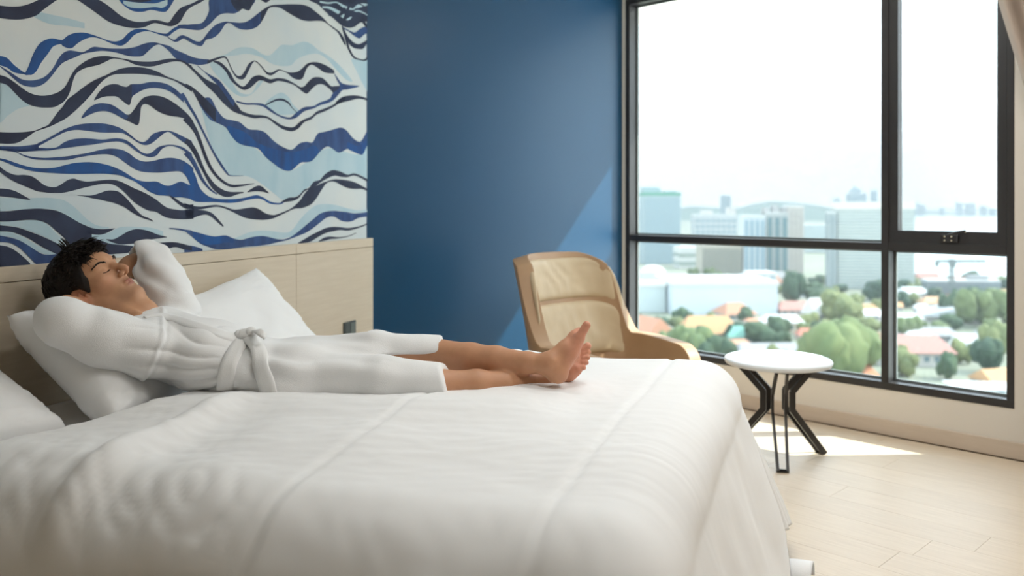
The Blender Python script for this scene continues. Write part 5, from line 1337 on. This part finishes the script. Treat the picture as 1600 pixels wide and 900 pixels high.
# far sleeve with its open mouth
rob.chain([(A(274, 492, 2.85), .080), (A(248, 428, 2.95), .070), (A(238, 404, 2.985), .064)], .03)
rob.chain([(A(236, 406, 2.985), .064), (A(196, 408, 2.95), .068)], .02)
mo = A(207, 405, 2.96); mn = np.array([-.86, -.50, .06])
def cut_mouth():
    rob.op(np.array((mo[0] - .2, 2.80, .98)), np.array((mo[0] + .12, 3.12, 1.2)), lambda X, Y, Z: -((X - mo[0]) * mn[0] + (Y - mo[1]) * mn[1] + (Z - mo[2]) * mn[2]), .004, 's', 0)
cut_mouth()
rob.chain([(A(190, 409, 2.945), .060), (A(205, 408, 2.957), .056), (A(224, 406, 2.976), .046)], .005, 's')
# skirt: near panel, far panel over the raised knee, and the cloth between
rob.ecap(A(470, 586, 2.60), A(600, 593, 2.54), sd_, .125, .078, .082, .064, .05)
rob.ecap(A(600, 593, 2.54), A(716, 598, 2.525), sd_, .082, .064, .066, .052, .03)
rob.ecap(A(470, 572, 2.74), A(585, 552, 2.75), sd_, .115, .080, .092, .066, .05)
rob.ecap(A(585, 552, 2.75), A(716, 556, 2.72), sd_, .090, .066, .064, .064, .03)
rob.ecap(A(470, 562, 2.93), A(600, 556, 2.92), sd_, .10, .060, .09, .040, .04)
# cut the hems, free the neck and the gap between the panels
hemM = (np.eye(3), np.zeros(3))
def halfspace(p, n, lo, hi, k=.006):
    p = np.array(p, float); n = np.array(n, float); n /= np.linalg.norm(n)
    rob.op(np.array(lo), np.array(hi), lambda X, Y, Z: -((X - p[0]) * n[0] + (Y - p[1]) * n[1] + (Z - p[2]) * n[2]), k, 's', 0)
hn = A(697, 590, 2.52)
halfspace(hn, (1, -.1, .34), (hn[0] - .1, 2.30, .6), (hn[0] + .2, 2.625, 1.0))
hf2 = A(692, 545, 2.7)
halfspace(hf2, (1, .05, .05), (hf2[0] - .02, 2.62, .6), (hf2[0] + .25, 3.1, 1.0))
rob.cone(A(604, 560, 2.50), A(715, 562, 2.50), .006, .016, .008, 's')
cutp = A(598, 556, 2.66)
halfspace(cutp, (.045, -.25, -1), (cutp[0], 2.632, .6), (cutp[0] + .3, 3.1, cutp[2] + .1), .008)
rob.chain([(hp(0, -.02, -.05), .075), (A(196, 486, 2.70), .072), (A(214, 482, 2.695), .052)], .012, 's')
rob.cone(hp(.0, .06, -.12), A(236, 478, 2.70), .045, .020, .01, 's')
# the pillow side stays clear of the hollow under the near arm
RV, RF_ = rob.mesh(); RV = smooth_mesh(RV, RF_, 2, .5)
rn = vnormals(RV, RF_)
pxx = 800 + RV[:, 0] / RV[:, 1] * FX; pyy = HOR + (H - RV[:, 2]) / RV[:, 1] * FX
knot = A(384, 530, 2.60)
# pleats gathered towards the belt knot, on the trunk
th = np.arctan2(RV[:, 2] - knot[2] + .06, -(RV[:, 0] - knot[0]) + .16); rr = np.hypot(RV[:, 0] - knot[0], RV[:, 2] - knot[2])
nzv = np.array([noise.noise(Vector((p[0] * 5, p[1] * 5, p[2] * 5))) for p in RV])
nzf = np.array([noise.noise(Vector((p[0] * 16, p[1] * 16, p[2] * 16))) for p in RV])
trunk_ = smooth_(A(225, 0, 2.6)[0], A(262, 0, 2.6)[0], RV[:, 0]) * (1 - smooth_(A(366, 0, 2.6)[0], A(384, 0, 2.6)[0], RV[:, 0]))
dsp = trunk_ * .0125 * (np.abs(np.sin(th * 23 + nzv * 1.6)) ** .6 - .6) * smooth_(.02, .12, rr)
skirt = smooth_(A(388, 0, 2.6)[0], A(415, 0, 2.6)[0], RV[:, 0])
dsp += skirt * .0050 * np.sin((RV[:, 2] * 60 + RV[:, 1] * 42 + RV[:, 0] * 10) + nzv * 4) * (1 - smooth_(A(520, 0, 2.6)[0], A(640, 0, 2.6)[0], RV[:, 0]) * .75)
waist = np.exp(-((RV[:, 0] - A(380, 0, 2.6)[0]) / .035) ** 2); dsp -= waist * .012
slv = 1 - smooth_(A(225, 0, 2.6)[0], A(250, 0, 2.6)[0], RV[:, 0])
dsp += slv * (.006 * nzv + .0035 * nzf) + .0025 * nzf
# crumples at the inside of the near elbow and on the far sleeve
far_ = smooth_(2.80, 2.86, RV[:, 1]) * slv
dsp += far_ * .006 * np.sin(RV[:, 2] * 70 + RV[:, 0] * 50 + nzv * 5)
# the armhole seam: a welt round the near shoulder
sc_ = A(150, 524, 2.47); ax_ = A(250, 552, 2.55) - sc_; L_ax = np.linalg.norm(ax_); ax_ /= L_ax
q_ = (RV - sc_) @ ax_
seam = np.exp(-((q_ - L_ax * .88) / .0065) ** 2) * (RV[:, 1] < 2.68)
dsp += seam * .0065
dsp -= np.exp(-((q_ - L_ax * .88 - .013) / .006) ** 2) * (RV[:, 1] < 2.62) * .004
RV = RV + rn * dsp[:, None]
robe = npobj('bathrobe', RV, RF_, terry, man)
robe['label'] = 'white terry bathrobe tied at the waist'

def ribbon(name, pts, w, th, m, parent, nrm=None, n=6):
    """soft flat band along pts; nrm gives the outward side per point"""
    pr = [tuple(p) for p in pts]; s_ = [Vector(q) for q in spl(pr, n)]
    nr = [Vector(q) for q in spl([tuple(v) for v in nrm], n)]
    bm = bmesh.new(); rings = []
    for i, p in enumerate(s_):
        d = (s_[min(i + 1, len(s_) - 1)] - s_[max(i - 1, 0)]).normalized(); o = (nr[i] - d * nr[i].dot(d)).normalized(); sd = d.cross(o)
        ww = w[0] + (w[1] - w[0]) * i / (len(s_) - 1)
        rings.append([bm.verts.new(p + sd * ww * .5 * a + o * th * b) for a, b in ((-1, 0), (-.92, .5), (-.4, .62), (.4, .62), (.92, .5), (1, 0), (.9, -.5), (-.9, -.5))])
    for a, b in zip(rings, rings[1:]):
        for k in range(8): bm.faces.new((a[k], a[(k + 1) % 8], b[(k + 1) % 8], b[k]))
    bm.faces.new(rings[0][::-1]); bm.faces.new(rings[-1]); bmesh.ops.recalc_face_normals(bm, faces=bm.faces)
    return obj(name, bm, m, parent, True)
from mathutils.bvhtree import BVHTree
bvh = BVHTree.FromPolygons([Vector(v) for v in RV], [tuple(map(int, f)) for f in RF_])
def on_robe(x, y, off=.004, Yg=2.2):
    """point of the robe seen at a photo pixel, lifted off the cloth"""
    d = Vector(((x - 800) / FX, 1, -(y - HOR) / FX)).normalized()
    h = bvh.ray_cast(Vector((0, 0, H)), d)
    if h[0] is None: return P(x, y, 2.55), Vector((0, -.7, .7))
    nn = h[1] if h[1].dot(d) < 0 else -h[1]
    return h[0] + nn * off, nn
def laid(name, pix, w, th, m, parent, off=.004, lift=None):
    q = [on_robe(x, y, off) for x, y in pix]
    pts = [a for a, b in q]; nr = [(b + Vector((0, -.4, .3))).normalized() for a, b in q]
    return ribbon(name, pts, w, th, m, parent, nr)
belt_m = mat('white_terry_belt', (.86, .855, .84), .95, .1, sheen=.3, bump=(380, .4, .002))
laid('lapel', [(226, 497), (246, 493), (270, 497), (305, 508), (340, 520), (372, 530)], (.016, .050), .008, terry, robe, -.001)
bl = laid('belt', [(378, 536), (366, 553), (357, 574), (352, 598), (350, 622)], (.046, .050), .010, belt_m, man, .006)
laid('belt_tail', [(390, 534), (402, 552), (412, 576), (420, 600), (428, 626)], (.044, .052), .010, belt_m, bl, .012)
bm = bmesh.new(); kc = Vector(on_robe(383, 531, .012)[0])
for c_, r_ in (((0, 0, 0), (.030, .024, .024)), ((.016, -.002, .010), (.020, .02, .018)), ((-.018, 0, .004), (.018, .018, .016)), ((.002, -.004, -.018), (.022, .018, .014))):
    bmesh.ops.create_icosphere(bm, subdivisions=3, radius=1, matrix=Matrix.Translation(kc + Vector(c_)) @ Matrix.Diagonal((*r_, 1)))
for v in bm.verts: v.co += Vector((1, 1, 1)) * .003 * noise.noise(v.co * 60)
obj('belt_knot', bm, belt_m, bl, True)
laid('belt_end', [(392, 524), (404, 518), (414, 526)], (.026, .020), .008, belt_m, bl, .014)

# ------------------------------------------------------------------ hair, brows, lashes
hair_m = mat('black_hair', (.011, .008, .007), .55, .3, noise_=(30, (.020, .014, .010), 1.6), bump=(420, .6, .003))
hx0, hx1 = A(45, 0, 2.7)[0], A(215, 0, 2.7)[0]
hai = Field(np.arange(hx0, hx1, .0035), np.arange(2.52, 2.92, .0035), np.arange(.90, 1.20, .0035))
def HH(c, r, k=.012, mode='u'): hai.ell(HM, c, r, k, mode)
HH((0, -.028, .046), (.090, .108, .102), .01)
HH((0, .034, .092), (.072, .052, .046), .03)
HH((0, -.09, -.012), (.074, .046, .060), .03)
for s_ in (1, -1): HH((.068 * s_, .030, .034), (.016, .024, .038), .015)
for s_ in (1, -1): HH((.0745 * s_, .022, .004), (.0085, .012, .026), .010)
HH((0, .105, -.030), (.062, .060, .072), .012, 's')
HH((.0, .122, .022), (.058, .046, .040), .012, 's')
for s_ in (1, -1): HH((.088 * s_, -.006, -.020), (.026, .028, .040), .006, 's')
HH((0, .0, -.115), (.12, .12, .055), .012, 's')
HV, HF_ = hai.mesh(); HV = smooth_mesh(HV, HF_, 1, .5); hn_ = vnormals(HV, HF_)
lo_ = (HV - HC) @ np.array([hr, hf, hu]).T
am = np.clip(.4 + (lo_[:, 2] - .02) * 9, .25, 1)
dd = np.array([noise.noise(Vector((q[0] * 42, q[1] * 42, q[2] * 42))) * .55 + noise.noise(Vector((q[0] * 95, q[1] * 95, q[2] * 95))) * .45 for q in lo_])
HV = HV + hn_ * (dd * .010 * am)[:, None]
hair = npobj('hair', HV, HF_, hair_m, man)
hair['label'] = 'short tousled black hair'
# loose locks: curved tapering strands growing from the cap
rnd = random.Random(3)
bm = bmesh.new()
nV = len(HV); made = 0
while made < 1900:
    i = rnd.randrange(nV); l0 = lo_[i]
    if l0[2] < -.06: continue
    low = l0[1] > .0 and l0[2] < .05
    p = Vector(HV[i] - hn_[i] * .006); n0_ = Vector(hn_[i])
    flow = Vector(hu * -.2 + hf * .8 + hr * rnd.gauss(0, .5)) if l0[1] > -.02 else Vector(hu * -.7 + hf * .1 + hr * rnd.gauss(0, .5))
    if low: flow = Vector(-hu * .8 - hf * .35 + hr * rnd.gauss(0, .15))
    flow = flow.normalized(); L_ = rnd.uniform(.022, .046) * (.45 if low else 1); cu_ = rnd.gauss(0, .9); pts = [p.copy()]; d = (n0_ * (.28 if low else .55) + flow).normalized()
    side_ = n0_.cross(flow)
    for k in range(5):
        pts.append(pts[-1] + d * L_ / 5); d = (d + flow * .25 - n0_ * .26 + side_ * cu_ * .3).normalized()
    tip = (np.array(pts[-1]) - HC) @ np.array([hr, hf, hu]).T
    if not low and tip[1] > .05 and tip[2] < .062: continue
    if low and (tip[2] < -.03 or tip[1] > .062): continue
    if abs(tip[0]) > .06 and -.04 < tip[1] < .026 and tip[2] < .022: continue
    tube(bm, pts, [.0022, .0023, .0020, .0016, .0010, .0003], 4); made += 1
# the front quiff falling over the forehead, and one curl standing off the crown
for k in range(190):
    r0 = rnd.uniform(-.058, .066); p = Vector(hp(r0, .070 + rnd.uniform(-.014, .010) - abs(r0) * .3, .092 + rnd.uniform(-.016, .014) - abs(r0) * .25)); d = Vector(hf * .9 + hu * rnd.uniform(-.1, .4) + hr * rnd.gauss(.2, .3)).normalized(); pts = [p.copy()]; L_ = rnd.uniform(.034, .058); w_ = rnd.gauss(.1, .35)
    for q in range(8):
        pts.append(pts[-1] + d * L_ / 8); d = (d + Vector(-hu) * .26 + Vector(-hf) * .06 + Vector(hr) * (w_ + .25 * math.sin(q * 1.3 + k)) * .5).normalized()
    tube(bm, pts, [.0022, .0023, .0022, .0020, .0018, .0015, .0012, .0008, .0003], 4)
for k in range(34):      # the curl over the near temple
    r0 = rnd.uniform(.030, .056); p = Vector(hp(r0, .070 - rnd.random() * .01, .072 + rnd.uniform(-.008, .010))); d = Vector(hf * .7 - hu * .5 + hr * .2).normalized(); pts = [p.copy()]; L_ = rnd.uniform(.036, .050)
    for q in range(9):
        pts.append(pts[-1] + d * L_ / 9); d = (d - Vector(hr) * .32 + Vector(hu) * (.05 + .05 * q) - Vector(hf) * .10).normalized()
    tube(bm, pts, [.0018] * 6 + [.0014, .0010, .0006, .0003], 4)
for k in range(26):
    p = Vector(hp(-.005 + rnd.gauss(0, .006), .02 + rnd.gauss(0, .006), .138 + rnd.gauss(0, .002))); d = Vector(hf * .9 + hu * .5 + hr * rnd.gauss(0, .1)).normalized(); pts = [p.copy()]; L_ = rnd.uniform(.034, .046)
    for q in range(8):
        pts.append(pts[-1] + d * L_ / 8); d = (d + Vector(hu) * .38 - Vector(hf) * .10).normalized()
    tube(bm, pts, [.0017] * 6 + [.0012, .0008, .0003], 4)
lk = obj('loose_locks', bm, hair_m, hair, True); lk['kind'] = 'stuff'
bvb = BVHTree.FromPolygons([Vector(v) for v in BV], [tuple(map(int, f)) for f in BF])
def on_face(r, f, u, off=.0):
    p = Vector(hp(r, f, u)); h = bvb.find_nearest(p)
    return h[0] + h[1] * off, h[1]
for s_ in (1, -1):
    bm = bmesh.new(); pts = []
    for k in range(10):
        a = k / 9
        pts.append(on_face((.017 + .036 * a) * s_, .092 - .022 * a, .0220 + .0060 * math.sin(a * 2.3) - .002 * a, .0)[0])
    tube(bm, pts, [.0016, .0024, .0027, .0027, .0026, .0024, .0021, .0018, .0012, .0005], 8)
    for k in range(70):
        a = rnd.random(); i = min(int(a * 9), 8); p = pts[i].lerp(pts[i + 1], a * 9 - i) + Vector(hu) * rnd.gauss(0, .0015)
        t_ = (Vector(hr) * s_ + Vector(hu) * (.5 - .8 * a) + Vector(hf) * .35).normalized()
        tube(bm, [p, p + t_ * .004, p + t_ * .0075], [.0007, .0006, .0002], 4)
    obj('eyebrow', bm, hair_m, man, True)
    bm = bmesh.new()
    pts = []
    for k in range(9):
        a = k / 8; r0 = (.019 + .027 * a) * s_; u0 = -.0048 - .0030 * math.sin(a * math.pi)
        pts.append(on_face(r0, .0875 - .010 * abs(a - .4), u0, .0002)[0])
    tube(bm, pts, [.0004] + [.0010] * 7 + [.0005], 6)
    for k in range(26):
        a = rnd.random(); i = min(int(a * 8), 7); p = pts[i].lerp(pts[i + 1], a * 8 - i)
        d = (Vector(hf) * .8 - Vector(hu) * .7 + Vector(hr) * s_ * (a - .4) * .8).normalized()
        tube(bm, [p, p + d * .004, p + d * .0068 + Vector(hu) * .0012], [.0005, .0004, .0002], 4)
    obj('eyelashes', bm, hair_m, man, True)
